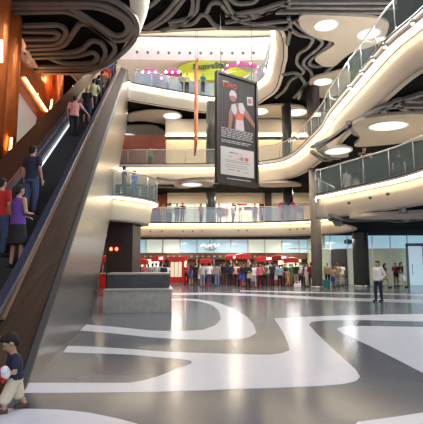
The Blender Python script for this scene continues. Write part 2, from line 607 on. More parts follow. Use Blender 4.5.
# ---- fourth floor edge seen through the opening
p4 = spline([(-14, 40), (-8, 40.2), (-2, 40.4), (4, 40.4), (8, 39.8), (12, 38.5)], 6)
edge(p4, 23.6, 23.35, 21.3, 1, 'pale cove light high on the fourth-floor edge above the shops', inset=0.5, m=mat('white_cool', (0.78, 0.78, 0.80), 0.6))
mb = MB(); mb.prism([tuple(p) for p in offset(p4, 0.3, 1)] + [(12, 47), (-14, 47)], 21.3, 21.37, white_paint); struct(mb.build('ceiling_third_storey'))
mb = MB(); mb.prism([(-14, 24), (14, 24), (14, 47), (-14, 47)], 24.2, 24.3, white_paint); struct(mb.build('ceiling_fourth_storey'))

# walls
mb = MB(); mb.box((8, 46.2, 12.2), (46, 0.3, 24.4), white_paint); struct(mb.build('wall_back'))
mb = MB(); mb.box((30.1, 26, 8), (0.3, 42, 16), white_paint); struct(mb.build('wall_right'))

# balustrades
b1 = [p for p in p1 if p.y > 33.3 and p.x < 7.6]
balustrade(b1, Z1, 1.15, 1, 'glass balustrade of the first-floor far gallery above the white fascia', 1.6, glass_blue)
i0 = min(range(len(p1)), key=lambda i: (p1[i] - v2(at(315.5, 193.8, Z1))).length)
balustrade(p1[i0 - 12:], Z1, 1.12, 1, 'glass balustrade of the first-floor balcony where a person leans', 1.35, glass)
b2 = [p for p in p2 if p.x > -9]
k2 = min(range(len(b2)), key=lambda i: abs(b2[i].x - 5.2))
balustrade(b2, Z2, 1.15, 1, 'long glass balustrade along the second-floor gallery edge, sweeping towards us', 1.6, glass)
kk = [i for i, p in enumerate(hole) if p.y > 27.2 and p.x > -6.6]
hb = [hole[i] for i in kk]
balustrade(hb, Z3, 1.2, sgn3, 'blue-tinted glass balustrade round the third-floor oval opening', 1.5, glass_blue)

# ---- left first-floor landing beside the escalator
pl = spline([(-5.0, 20.85), (-4.55, 21.1), (-3.75, 21.9), (-3.1, 23.1), (-2.95, 24.2), (-3.4, 25.3), (-4.4, 26.0), (-5.45, 26.2)], 6)
pll = [tuple(p) for p in pl]
mb = MB(); mb.prism(pll, Z1 - 0.12, Z1 - 0.02, white_paint); struct(mb.build('floor_landing'))
mb = MB(); mb.prism([tuple(p) for p in offset(pl, 0.52, 1)], 3.72, 3.84, dark_wall); struct(mb.build('ceiling_landing'))
edge(pl, Z1, Z1 - 0.16, 3.72, 1, 'bright cove light round the curved landing beside the escalator', inset=0.5)
balustrade(pl, Z1, 1.15, 1, 'curved glass balustrade of the small landing beside the escalator', 1.2, glass)
mb = MB(); mb.prism([(-5.45, 22.9), (-4.1, 22.9), (-4.0, 24.8), (-5.45, 24.8)], 0, 3.8, dark_wall); struct(mb.build('wall_landing_support'))

# ---- suspended ceiling bulkhead over the escalator
ZT = 12.4
tp = spline([(-9.55, 24.2)] + [tuple(v2(at(u, v, ZT))) for u, v in ((50, 74.5), (78, 74.6), (95, 73), (109, 66.5), (120, 58), (128.5, 48), (134.5, 36), (137.5, 22), (137.5, 8), (136, -10), (132, -40))] + [(-2.7, 9)], 5)
tpo = offset(tp, -0.55, 1)
mb = MB(); mb.prism([tuple(p) for p in tp] + [(-7.4, 9), (-9.55, 23)], ZT, ZT + 0.08, dark_ceil); struct(mb.build('ceiling_over_escalator'))
trim(sweep(tp, [(0.3, ZT - 0.06), (0.0, ZT - 0.02), (-0.35, ZT + 0.45), (-0.5, ZT + 0.95), (-0.5, ZT + 1.9), (0.3, ZT + 1.9)], white_paint, -1))


def ribbon(pts, z, w=0.24, h=0.16, r=0.7, scale=1.0, ox=0.0, oy=0.0):
    """square-section ceiling channel along a survey polyline in the photo frame"""
    path = fillet([v2(at(ox + u / scale, oy + v / scale, z)) for u, v in pts], r, 6)
    mb = MB()
    nn = normals(path, 1)
    rings = [[Vector((p.x + n.x * a, p.y + n.y * a, z + b)) for a, b in ((-w / 2, 0), (w / 2, 0), (w / 2, h), (-w / 2, h))] for p, n in zip(path, nn)]
    mb.loft(rings, ribbon_m)
    return trim(mb)


for pts in ([(-20, 14), (310, 12), (390, 60), (405, 95), (380, 125), (340, 128), (240, 55), (200, 38), (40, 42)],
            [(-20, 32), (60, 26), (300, 24), (378, 62), (388, 92), (372, 110), (345, 112), (262, 58), (215, 30)],
            [(-20, -6), (330, -5), (410, 50), (417, 108), (385, 150), (330, 195), (280, 214), (102, 216)],
            [(66, 82), (182, 80), (202, 98), (188, 124), (168, 138), (80, 140)],
            [(68, 99), (168, 101), (178, 108), (165, 122), (74, 122)],
            [(80, 152), (190, 148), (215, 112), (240, 75), (268, 78), (330, 122), (352, 150), (330, 182), (300, 205), (115, 206)],
            [(92, 165), (240, 161), (276, 126), (306, 132), (322, 160), (302, 196)],
            [(98, 178), (232, 175), (280, 160), (297, 174), (284, 194), (190, 196), (150, 180)]):
    ribbon(pts, ZT - 0.18, 0.22, 0.14, 0.7, 3.02)
ZC = 15.7
for pts in ([(10, 84), (62, 52), (112, -6)], [(22, 88), (84, 52), (128, -6)], [(0, 40), (40, 12), (60, -8)],
            [(60, 90), (132, 68), (150, 24), (148, -6)], [(82, 72), (148, 76), (172, 44), (190, 48), (214, 82), (330, 84), (423, 84)],
            [(165, -6), (160, 38), (132, 58), (80, 66)],
            [(186, 42), (200, 12), (226, 10), (250, 42), (300, 74), (423, 62)], [(236, -6), (262, 46), (330, 48), (423, 18)],
            [(250, -4), (272, 16), (320, 12), (336, -6)], [(304, 48), (322, 36), (380, 36), (423, 2)]):
    ribbon(pts, ZC - 0.2, 0.2, 0.14, 0.8, 2.82, 140, 0)
for pts in ([(-10, 52), (60, 40), (100, 18), (365, 20)], [(-10, 36), (70, 24), (110, 8), (365, 8)], [(100, 30), (330, 30)],
            [(124, 60), (150, 80), (186, 84), (170, 108), (150, 118), (144, 140), (166, 160), (132, 176), (120, 200), (100, 216)],
            [(138, 48), (166, 72), (208, 92), (186, 114), (166, 128), (158, 142), (180, 160), (172, 214)],
            [(148, 44), (176, 66), (226, 92), (190, 122), (176, 132), (172, 144), (196, 150), (236, 118), (262, 100)],
            [(114, 166), (148, 160), (166, 186), (140, 216)], [(126, 100), (134, 60), (128, 40)],
            [(150, 218), (160, 190), (178, 180), (192, 200)], [(205, 165), (240, 132), (275, 108)]):
    ribbon(pts, ZC - 0.2, 0.2, 0.14, 0.6, 2.19, 230, 0)
# under the second floor, over the right-hand balcony
ZU = 8.24
for pts in ([(423, 96), (335, 96), (276, 100), (300, 122), (395, 132)], [(423, 78), (340, 74), (325, 80), (350, 100), (395, 122)], [(166, 150), (192, 192), (228, 196)], [(182, 154), (216, 194)], [(423, 52), (300, 92), (190, 148), (60, 240)],
            [(66, 244), (104, 274), (140, 272)], [(84, 236), (124, 268)], [(160, 168), (120, 200), (40, 235)], [(40, 250), (80, 280), (110, 278)], [(423, 110), (390, 108)]):
    ribbon(pts, ZU - 0.2, 0.22, 0.15, 0.4, 3.44, 300, 80)
for pts in ([(60, 30), (120, 60), (200, 66), (280, 78), (420, 84)], [(60, 52), (150, 70), (230, 90), (420, 92)], [(230, 20), (262, 44), (330, 66)], [(196, 18), (250, 20), (420, 30)]):
    ribbon(pts, ZC - 0.22, 0.3, 0.18, 0.8, 4.23, 115, 120)
for pts in ([(180, 250), (250, 262), (330, 252), (420, 250)], [(170, 285), (300, 290), (350, 280), (420, 288)]):
    ribbon(pts, ZU - 0.2, 0.25, 0.15, 0.8, 4.23, 115, 120)
# under the first-floor balcony
for pts in ([(0, 95), (100, 100), (250, 96), (320, 104), (423, 92)], [(0, 75), (60, 92), (200, 90), (423, 78)], [(320, 55), (340, 70), (355, 85), (330, 96)], [(335, 50), (360, 75), (350, 100)], [(15, 95), (30, 120)], [(28, 95), (45, 122)], [(40, 95), (58, 118)]):
    ribbon(pts, 3.68, 0.16, 0.12, 0.3, 4.55, 330, 200)


def lobe(pts, z, scale=1.0, ox=0.0, oy=0.0, m=None):
    p = fillet([v2(at(ox + u / scale, oy + v / scale, z)) for u, v in pts], 1.0, 5, True)
    mb = MB()
    mb.prism([tuple(q) for q in p], z - 0.05, z + 0.1, m or lobe_white)
    return trim(mb)


ZL = ZC - 0.3
lobe([(300, 14), (340, 15), (378, 17), (390, 22), (386, 36), (373, 46), (349, 52), (335, 66), (323, 66.5), (312, 58), (328, 49), (335.5, 43.6), (332, 40.5), (317, 38), (303, 30), (298, 22)], ZL)
lobe([(310, 77), (330, 73), (348, 68), (352, 78), (338, 96), (313, 98), (309, 90)], ZL)
lobe([(250, 108), (274, 104), (303, 105.5), (308, 112), (306, 121), (285, 122), (270, 131), (252, 132)], ZL)
lobe([(128, 113), (150, 110), (178, 112), (184, 118), (165, 124), (140, 120), (128, 122)], ZL)
lobe([(118, 126), (155, 125), (172, 136), (205, 138), (205, 143), (118, 143)], ZL)
lobe([(380, 56), (420, 30), (440, 30), (440, 70), (400, 80)], ZL)
ZV = ZU - 0.25
lobe([(350, 124), (367, 117), (387, 114.5), (425, 112), (440, 120), (440, 136), (396, 143.5), (350, 147), (362, 138)], ZV)
lobe([(328, 148), (347, 145), (349, 157), (330, 157)], ZV)
lobe([(172, 183), (210, 180.5), (215, 186), (176, 187.5)], ZV)
lobe([(252, 183), (292, 181.5), (305, 186), (262, 187)], ZV)
lobe([(348, 216.5), (396, 213), (450, 211), (450, 218), (386, 218.5), (352, 218)], 3.7)

# ---- oval lights
OV = 'oval ceiling lights'


def oval(u, v, z, rx, ry, label):
    c = at(u, v, z)
    t = thing('ceiling_light', label, 'ceiling light', (c.x, c.y, z))
    mb = MB()
    n = 28
    mb.loft([[Vector((rx * k * cos(2 * pi * i / n), ry * k * sin(2 * pi * i / n), zz)) for i in range(n)] for k, zz in ((1.12, 0.06), (1.12, -0.02), (1.0, -0.03), (1.0, 0.02))], white_paint, caps=False, smooth=True)
    mb.build('ring', t)
    mb = MB()
    mb.loft([[Vector((rx * k * cos(2 * pi * i / n), ry * k * sin(2 * pi * i / n), zz)) for i in range(n)] for k, zz in ((1.0, 0.0), (0.6, 0.012), (0.05, 0.015))], oval_glow)
    mb.build('diffuser', t)
    return t


ZO = ZL - 0.06
oval(326, 25.5, ZO, 0.64, 0.62, 'large oval ceiling light on the pale lobe nearest the top beam')
oval(369, 34, ZO, 0.64, 0.64, 'oval ceiling light half hidden behind the second-floor glass balustrade')
oval(323, 82, ZO, 0.68, 0.66, 'oval ceiling light on the small pale lobe beside the sweeping gallery')
oval(259, 111.5, ZO, 0.8, 0.9, 'oval ceiling light just beside the hanging dark banner')
oval(297, 112.5, ZO, 0.85, 1.0, 'oval ceiling light above the far dark column')
oval(172, 116, ZO, 0.8, 0.9, 'faint oval ceiling light on the pale lobe below the oval opening')
oval(129, 136.5, ZO, 0.9, 1.2, 'small oval ceiling light next to the steel side of the escalator')
oval(388, 126, ZV - 0.06, 0.85, 0.7, 'very large oval ceiling light above the first-floor balcony')
oval(338, 151, ZV - 0.06, 0.7, 0.8, 'oval ceiling light behind the leaning person on the balcony')
oval(192, 184.5, ZV - 0.06, 0.8, 0.9, 'dim oval ceiling light over the far first-floor gallery')
oval(380, 39, ZO, 0.3, 0.3, 'small round ceiling light glimpsed through second-floor glass panels')

# ---- downlights in fascias
DG = {1: ('round dark downlight set in the first-floor fascia', 'downlights in the first-floor fascia'),
      4: ('round dark downlight set in the fourth-floor fascia high above', 'downlights in the fourth-floor fascia')}


def downlight(p, out, lv, r=0.065):
    out = Vector((out.x, out.y, -0.25)).normalized()
    mb = MB()
    mb.cyl(p - out * 0.05, p + out * 0.03, r, r * 0.95, rail_dark, 12)
    t = thing('downlight', DG[lv][0], 'downlight', p, 0, DG[lv][1])
    mb.v = [tuple(Vector(q) - p) for q in mb.v]
    mb.build('housing', t)
    mb = MB()
    mb.cyl(out * 0.02, out * 0.034, r * 0.55, r * 0.55, grey_metal, 10)
    mb.build('lens', t)


nn1 = normals(p1, 1)
for u, v in ((148, 231), (158, 231), (180, 231), (191, 231), (202, 231), (237, 230.5), (249, 230.5), (286, 229.5), (296, 229), (306, 228.5), (331, 206), (344, 203), (373, 197.5), (388, 194)):
    best = None
    # nearest fascia point along the sight line
    d = ray(u, v); dd = v2(d).normalized()
    for p, n in zip(p1, nn1):
        e = abs(p.x * dd.y - p.y * dd.x)
        if n.dot(dd) < 0.1 and (best is None or e < best[0] - 1e-4):
            best = (e, p, n)
    _, p, n = best
    zz = EYE + d.z * (p.length / v2(d).length)
    q = p - n * (0.03 if zz > 4.3 else 0.1)
    downlight(Vector((q.x, q.y, zz)), n, 1)
for i in range(12):
    u = 137 + i * 10.6
    q = atY(u, 52 + 0.3 * i - 0.02 * i * i, 40.05)
    downlight(q, Vector((0, -1)), 4, 0.13)
# small spot lamps on the sweeping gallery's upper band
n2 = normals(p2, 1)
for j, (u, v) in enumerate(((415, 17), (389, 39), (373, 57), (361, 71), (350, 84))):
    best = min(range(len(p2)), key=lambda i: abs(p2[i].x * ray(u, v).y - p2[i].y * ray(u, v).x) + (5 if p2[i].y > 33 else 0))
    p, n = p2[best], n2[best]
    t = thing('spot_lamp', 'small clear spot lamp fixed to the sweeping second-floor edge', 'spot lamp', (p.x + n.x * 0.1, p.y + n.y * 0.1, 9.55), 0, 'spot lamps on the second-floor edge')
    mb = MB(); mb.lathe((0, 0, 0), [(0.02, 0.05), (0.07, 0.03), (0.1, -0.04), (0.06, -0.1)], steel, 12); mb.build('housing', t)
    mb = MB(); mb.ell((0, 0, -0.1), (0.055, 0.055, 0.04), lamp_white, n=10, k=6); mb.build('bulb', t)

# ================================================================== COLUMNS
def column(x, y, r, z0, z1, m, name='column'):
    mb = MB()
    mb.lathe((x, y, 0), [(r, z0), (r, z1)], m, 28)
    if z0 == 0:
        mb.lathe((x, y, 0), [(r + 0.03, 0), (r + 0.03, 0.12), (r, 0.13)], steel, 28)
    return struct(mb.build(name))


c = at(317.5, 288, 0); column(c.x, c.y, 0.37, 0, 8.6, col_grey)
c = at(362, 287, 0); column(c.x, c.y, 0.55, 0, 8.24, col_dark)
c = atY(421.5, 122, 24.0); column(c.x, c.y, 0.52, Z1, 8.24, col_dark)
c = atY(211, 200, 37.2); column(c.x, c.y, 0.42, Z1, 8.24, col_dark); column(c.x, c.y, 0.42, Z2, 15.7, col_dark)
c = atY(288, 190, 37.2); column(c.x, c.y, 0.42, Z1, 8.24, col_dark); column(c.x, c.y, 0.42, Z2, 15.7, col_dark)
c = atY(313, 95, 33); column(c.x, c.y, 0.5, Z2, 15.7, dark_wall)
c = atY(268, 200, 40.5)
mb = MB(); mb.box((c.x, 40.5, 6.6), (0.6, 0.5, 3.2), dark_wall); struct(mb.build('column'))

# ================================================================== COPPER WALL beside the escalator
mb = MB()
ww = 5.3
wall_pts = [(-6, 0), (11.5, 0), (11.5, 24), (-6, 24)]
Mw = lambda s, w, z: E(s, w, z)
mb.add([Mw(-6, ww, 0), Mw(34, ww, 0), Mw(34, ww, 24), Mw(-6, ww, 24), Mw(-6, ww + .3, 0), Mw(34, ww + .3, 0), Mw(34, ww + .3, 24), Mw(-6, ww + .3, 24)],
       [(0, 1, 2, 3), (7, 6, 5, 4), (0, 4, 5, 1), (3, 2, 6, 7), (1, 5, 6, 2), (0, 3, 7, 4)], copper_wall)
struct(mb.build('wall_left'))


def on_w(u, v, w):
    """point of the vertical plane parallel to the escalator at lateral distance w"""
    d = ray(u, v); o_ = Vector((0, 0, EYE)) - P0
    t = (w - o_.dot(LF)) / d.dot(LF)
    return Vector((0, 0, EYE)) + d * t


# white panel glimpsed through the copper frame
q = [on_w(u, v, 5.26) for u, v in ((19, 92), (37, 118), (34, 130), (20, 142), (12, 142))]
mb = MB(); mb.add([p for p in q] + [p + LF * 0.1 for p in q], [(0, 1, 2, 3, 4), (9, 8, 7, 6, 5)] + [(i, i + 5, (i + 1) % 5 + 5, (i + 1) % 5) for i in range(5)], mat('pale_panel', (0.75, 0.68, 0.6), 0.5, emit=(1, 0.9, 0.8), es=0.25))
trim(mb)
# columns, struts
copcol = [(3, 60, 0.55), (56, 60, 0.42), (74, 60, 0.34), (82.5, 60, 0.3)]
for u, v, r in copcol:
    p = on_w(u, 110, 4.55)
    column(p.x, p.y, r, 0, 24, copper)
p = on_w(15, 110, 4.3); column(p.x, p.y, 0.13, 0, 24, copper)
p = on_w(-9, 110, 4.4); column(p.x, p.y, 0.5, 0, 24, copper)


def beam(a, b, w, h, m):
    a, b = Vector(a), Vector(b)
    d = (b - a).normalized()
    e1 = LF
    e2 = d.cross(e1).normalized()
    mb = MB()
    mb.loft([[p + e1 * x + e2 * y for x, y in ((-w, -h), (w, -h), (w, h), (-w, h))] for p in (a, b)], m)
    return trim(mb)


beam(on_w(12, 62, 4.9), on_w(46, 116, 4.9), 0.25, 0.55, copper)
beam(on_w(22, 62, 4.95), on_w(70, 64, 4.95), 0.2, 0.5, copper_wall)
beam(on_w(-6, 20, 4.75), on_w(42, 88, 4.75), 0.12, 0.3, copper)
for u0, v0, u1, v1, w, lab in ((25, 78, 47, 111, 4.6, 'warm light line along the diagonal copper beam'), (11.5, 138, 10, 152, 4.0, 'short warm uplight at the foot of the thick copper column'),
                               (73, 78, 73, 86, 4.2, 'short warm lamp between the far thin copper columns'), (1.5, 40, 1.5, 62, 4.0, 'tall warm lamp glowing on the nearest copper column'),
                               (52, 100, 50, 112, 4.0, 'warm uplight at the foot of the copper column behind the diagonal')):
    a, b = on_w(u0, v0, w), on_w(u1, v1, w)
    mb = MB(); mb.tube([a, b], 0.05, lamp_warm, 8)
    tag(mb.build('wall_lamp'), lab, 'wall lamp')

# ================================================================== GROUND FACADE
def fbox(u0, u1, v0, v1, Y, d, m, name=None, mbx=None):
    a, b = atY(u0, v1, Y), atY(u1, v0, Y)
    mbx = mbx or MB()
    mbx.box(((a.x + b.x) / 2, Y + d / 2, (a.z + b.z) / 2), (b.x - a.x, d, b.z - a.z), m)
    return mbx


YG = 40.0
# centre shop front
t = thing('shop_facade', 'glazed ground-floor shop front with brown sign board behind the crowd', 'shop front', (0, YG, 0))
org = Vector((0, YG, 0))


def fpart(name, u0, u1, v0, v1, Y, d, m, parent, o_):
    mb = fbox(u0, u1, v0, v1, Y, d, m)
    mb.v = [tuple(Vector(q) - o_) for q in mb.v]
    ob = mb.build(name, parent)
    return ob


zt_ = 3.84
for i in range(14):
    u0 = 95 + i * 17
    a, b = atY(u0, 254, YG).x, atY(u0 + 16.6, 254, YG).x
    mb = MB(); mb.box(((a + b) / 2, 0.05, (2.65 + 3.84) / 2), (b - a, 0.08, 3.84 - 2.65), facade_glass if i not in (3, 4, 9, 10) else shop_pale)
    mb.build('window_pane', t)
    mb = MB(); mb.box((b + 0.03, -0.03, 1.9), (0.08, 0.2, 3.8), white_paint if i % 3 else steel); mb.build('mullion', t)
mb = MB(); mb.box((0.3, -0.06, 2.35), (19.5, 0.16, 0.55), wood); sgnb = mb.build('sign_board', t)
for i in range(26):
    mb = MB(); mb.box((-6.5 + i * 0.52, -0.15, 2.32), (0.2, 0.03, 0.13), ink_white); mb.build('lettering', sgnb)
for i in range(9):
    a = -9 + i * 2.15
    mb = MB(); mb.box((a + 1.05, 0.2, 1.03), (2.05, 0.05, 2.06), [dark_wall, shop_lit, dark_wall, wood, dark_wall, wood, dark_wall, shop_lit, dark_wall][i]); mb.build('door_bay', t)

# right facade
YR = 34.4
t = thing('glass_facade', 'bluish glass facade with frosted lower panels behind the dark column', 'glass wall', (9, YR, 0))
org = Vector((9, YR, 0))
for i, (u0, u1) in enumerate(((322, 330), (330, 347), (347, 354), (354, 372), (372, 390), (390, 407), (407, 425), (425, 445))):
    a, b = atY(u0, 240, YR).x + 0.03, atY(u1, 240, YR).x - 0.03
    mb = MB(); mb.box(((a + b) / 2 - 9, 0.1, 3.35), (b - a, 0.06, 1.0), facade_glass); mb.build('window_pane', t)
    if u0 in (330,):
        m_ = dark_wall
    elif u0 >= 407:
        m_ = facade_glass
    else:
        m_ = facade_frost
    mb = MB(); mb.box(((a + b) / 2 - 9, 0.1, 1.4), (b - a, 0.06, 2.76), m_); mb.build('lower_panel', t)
    mb = MB(); mb.box((b + 0.03 - 9, 0.05, 1.92), (0.06, 0.16, 3.84), steel); mb.build('mullion', t)
mb = MB(); mb.box((6.5, 0.05, 2.81), (19, 0.14, 0.06), steel); mb.build('transom', t)
for i in range(7):
    a = atY(345 + i * 3.2, 230, YR).x - 9
    mb = MB(); mb.box((a, 0.02, 3.35), (0.16 + 0.05 * (i % 3), 0.04, 0.3 + 0.12 * (i % 2)), mat('pane_shade', (0.06, 0.14, 0.2), 0.3)); mb.build('window_decal', t)
# door on the right edge
dr = thing('entrance_door', 'grey framed glass entrance door at the end of the facade', 'door', atY(417, 288, 33.9) * 1.0, 0)
dr.location.z = 0
for x, w_, z, h_ in ((-0.62, 0.12, 1.55, 3.1), (0.62, 0.12, 1.55, 3.1)):
    mb = MB(); mb.box((x, 0, z), (w_, 0.2, h_), grey_metal); mb.build('frame', dr)
mb = MB(); mb.box((0, 0, 3.1), (1.36, 0.2, 0.22), grey_metal); mb.build('lintel', dr)
mb = MB(); mb.box((0, 0.02, 1.5), (1.1, 0.05, 2.96), mat('door_glass', (0.5, 0.7, 0.8), 0.1, emit=(0.6, 0.8, 0.95), es=0.5)); lf = mb.build('door_leaf', dr)
mb = MB(); mb.tube([Vector((-0.3, -0.1, 0.8)), Vector((-0.3, -0.1, 1.6))], 0.025, steel); mb.build('handle', lf)
# return wall between the two facades
mb = MB(); mb.box((8.75, 37.2, 1.92), (0.2, 5.6, 3.84), facade_frost); struct(mb.build('wall_return'))
# left ground wall behind the landing
mb = MB(); mb.box((-11.5, 39.9, 1.92), (5, 0.2, 3.84), dark_wall); struct(mb.build('wall_ground_side'))
for u in (111, 116.5):
    p = atY(u, 249, 22.85)
    mb = MB(); mb.lathe((p.x, p.y, p.z), [(0.03, 0.09), (0.07, 0.05), (0.08, -0.04), (0.03, -0.09)], lamp_red, 12)
    tag(mb.build('red_lamp'), 'small glowing red lamp on the dark wall under the landing', 'lamp', 'red lamps under the landing')

# chandelier-like branching light behind the centre glazing
p = atY(210, 246, 38.4)
t = thing('branch_chandelier', 'pale branching chandelier hanging before the ground-floor glazing', 'chandelier', (p.x, 38.4, 3.84))
mb = MB(); mb.cyl((0, 0, 0), (0, 0, -1.1), 0.03, 0.03, steel, 8); mb.build('stem', t)
for k in range(10):
    a = 2 * pi * k / 10 + 0.2
    mb = MB(); mb.tube([Vector((0, 0, -1.05)), Vector((0.4 * cos(a), 0.4 * sin(a), -0.95)), Vector((0.75 * cos(a), 0.75 * sin(a), -0.6 - 0.1 * (k % 2)))], 0.022, steel, 6)
    br = mb.build('arm', t)
    mb = MB(); mb.ell((0.75 * cos(a), 0.75 * sin(a), -0.55 - 0.1 * (k % 2)), (0.07, 0.07, 0.07), mat('bulb_soft', (1, 1, 0.9), 0.4, emit=(1, 0.95, 0.7), es=3)); mb.build('bulb', br)

# ================================================================== UPPER SHOPS
# first floor back
Y1 = 41.0
def shop(name, label, u0, u1, v0, v1, Y, back, frame_m, n=3, items=(), cat='shop'):
    a, b = atY(u0, v1, Y), atY(u1, v0, Y)
    t = thing(name, label, cat, ((a.x + b.x) / 2, Y, a.z))
    w, h = b.x - a.x, b.z - a.z
    mb = MB(); mb.box((0, 0.1, h / 2), (w, 0.1, h), back); mb.build('display_wall', t)
    for k in range(n + 1):
        mb = MB(); mb.box((-w / 2 + w * k / n, 0, h / 2), (0.07, 0.12, h), frame_m); mb.build('mullion', t)
    mb = MB(); mb.box((0, 0, h), (w + 0.1, 0.2, 0.14), frame_m); mb.build('lintel', t)
    for x, z, dx, dz, m in items:
        mb = MB(); mb.box((x * w / 2, -0.1, z * h), (dx * w / 2, 0.12, dz * h), m); mb.build('display_board', t)
    return t


zb = lambda Y, z: H / 2 - F * 0 
def vz(Y, z):
    """photo row of a height z at depth Y"""
    dz, dy = z - EYE, Y
    return H / 2 - F * (dz * cos(PITCH) - dy * sin(PITCH)) / (dy * cos(PITCH) + dz * sin(PITCH))


v_b1, v_t1 = vz(Y1, Z1), vz(Y1, 8.1)
shop('brick_shop', 'plain brick-red shop wall on the first floor beside the landing', 140, 170, v_t1, v_b1, Y1, red2, red2, 2)
shop('pale_shop', 'pale green lit shop window on the first floor behind four people', 171, 207, v_t1 + 6, v_b1, Y1, shop_pale, cream, 3)
shop('bright_shop', 'bright warm shop with red display boards on the first floor', 214, 265, v_t1 + 5, v_b1, Y1, shop_lit, cream, 4,
     [(-0.2, 0.72, 0.14, 0.22, dark_wall), (0.02, 0.66, 0.12, 0.1, red2), (0.32, 0.68, 0.3, 0.09, red2), (0.1, 0.82, 0.4, 0.05, red), (0.86, 0.6, 0.2, 0.7, red2), (-0.72, 0.55, 0.3, 0.3, wood), (-0.5, 0.55, 0.12, 0.26, red), (0.62, 0.55, 0.1, 0.2, wood)])
shop('cream_shop', 'cream shop front on the first floor past the dark pillar', 272, 312, v_t1 + 4, v_b1, Y1, white_paint, cream, 3, [(0.2, 0.6, 0.7, 0.1, wood), (-0.4, 0.4, 0.3, 0.4, red2)])
mb = MB(); a = atY(168, 190, Y1).x; b = atY(320, 190, Y1).x
mb.box(((a + b) / 2, Y1 - 0.2, 7.75), (b - a, 0.5, 1.0), cream); trim(mb)
# right first-floor back
shop('gallery_shop', 'grey glass shop front deep on the right first-floor balcony', 318, 430, vz(39, 8.05), vz(39, Z1), 39, facade_frost, grey_metal, 8)
# second floor back
v_b2, v_t2 = vz(Y1, Z2), vz(Y1, 15.7)
mb = MB(); a, b = atY(118, 150, Y1).x, atY(166, 150, Y1).x
mb.box(((a + b) / 2, Y1 - 0.2, 11.8), (b - a, 0.4, 4.0), red2); struct(mb.build('wall_brick'))
a, b = atY(166, 150, Y1).x, atY(330, 150, Y1).x
mb = MB(); mb.box(((a + b) / 2, Y1, 11.6), (b - a, 0.3, 3.6), mat('cream_wall', (0.72, 0.60, 0.42), 0.6)); struct(mb.build('wall_cream'))
mb = MB(); mb.box(((a + b) / 2, Y1 - 0.5, 13.75), (b - a, 0.12, 0.12), glow); tag(mb.build('cove_light'), 'concealed cove light along the top of the cream second-floor wall', 'cove light')
mb = MB(); mb.box(((a + b) / 2, Y1 - 0.3, 14.6), (b - a, 0.9, 1.3), lobe_white); trim(mb)
mb = MB(); mb.box((16, 39.5, 12.7), (14, 0.3, 5.8), white_paint); struct(mb.build('wall_second_side'))
# third floor shops
t = thing('lime_kiosk', 'lime green curved shop sign band on the third floor with dark green lettering', 'shop sign', (0, 41, Z3))
pts = spline([(-4.6, 42.6), (-3.5, 41.6), (-2.0, 40.9), (0, 40.6), (2.2, 40.7), (4.6, 41.6)], 5)
mb = MB()
nn = normals(pts, 1)
z0, z1 = 2.05, 3.35
rings = []
for i, (p, n) in enumerate(zip(pts, nn)):
    k = i / (len(pts) - 1)
    lo = z0 + 0.25 * sin(pi * k); hi = z0 + 0.9 + 1.35 * sin(pi * min(1, k * 1.05)) ** 0.8
    rings.append([Vector((p.x - n.x * a, p.y - 41 - n.y * a, z)) for a, z in ((0, lo), (0, hi), (0.3, hi), (0.3, lo))])
mb.loft(rings, lime); mb.build('sign_band', t)
mb = MB(); mb.box((0.5, 0.2, 1.0), (1.5, 0.3, 2.0), lime); mb.build('counter_post', t)
cu = bpy.data.curves.new('lettering', 'FONT')
cu.body = 'EmpireStar'; cu.size = 0.74; cu.extrude = 0.03; cu.offset = 0.018; cu.align_x = 'CENTER'
cu.materials.append(green_txt)
tx = bpy.data.objects.new('lettering', cu); COL.objects.link(tx); tx.parent = t
tx.location = (-0.15, -0.50, 3.42); tx.rotation_euler = (pi / 2, -0.07, 0)


def canopy_stall(x, y, z, m, label, group=None, w=1.5):
    t = thing('promotion_stall', label, 'stall', (x, y, z), 0, group)
    for sx in (-1, 1):
        mb = MB(); mb.cyl((sx * w * 0.42, 0, 0), (sx * w * 0.42, 0, 2.0), 0.04, 0.04, steel, 8); mb.build('post', t)
    mb = MB(); mb.loft([[Vector((w * 0.55 * r * cos(2 * pi * i / 20), 0.5 * r * sin(2 * pi * i / 20), zz)) for i in range(20)] for r, zz in ((1, 1.9), (1.05, 2.1), (0.9, 2.35), (0.4, 2.5), (0.05, 2.52))], m, smooth=True)
    mb.build('canopy', t)
    mb = MB(); mb.box((0, 0, 0.5), (w * 0.8, 0.5, 1.0), white_paint); mb.build('counter', t)
    for k in range(3):
        mb = MB(); mb.ell((w * 0.4 * (k - 1), -0.5, 2.0), (0.1, 0.1, 0.1), lamp_white, n=8, k=6); mb.build('bulb', t)
    return t


for u, v, lab in ((150, 76, 'magenta canopied stall on the third floor nearest the escalator top'), (160.5, 76, 'magenta canopied stall in the middle of the third-floor pair'), (173, 77, 'magenta canopied stall next to the lime green sign')):
    p = atY(u, v, 39.0); canopy_stall(p.x, p.y + (1.1 if u == 160.5 else -0.2), Z3, magenta, lab, None, 1.45)
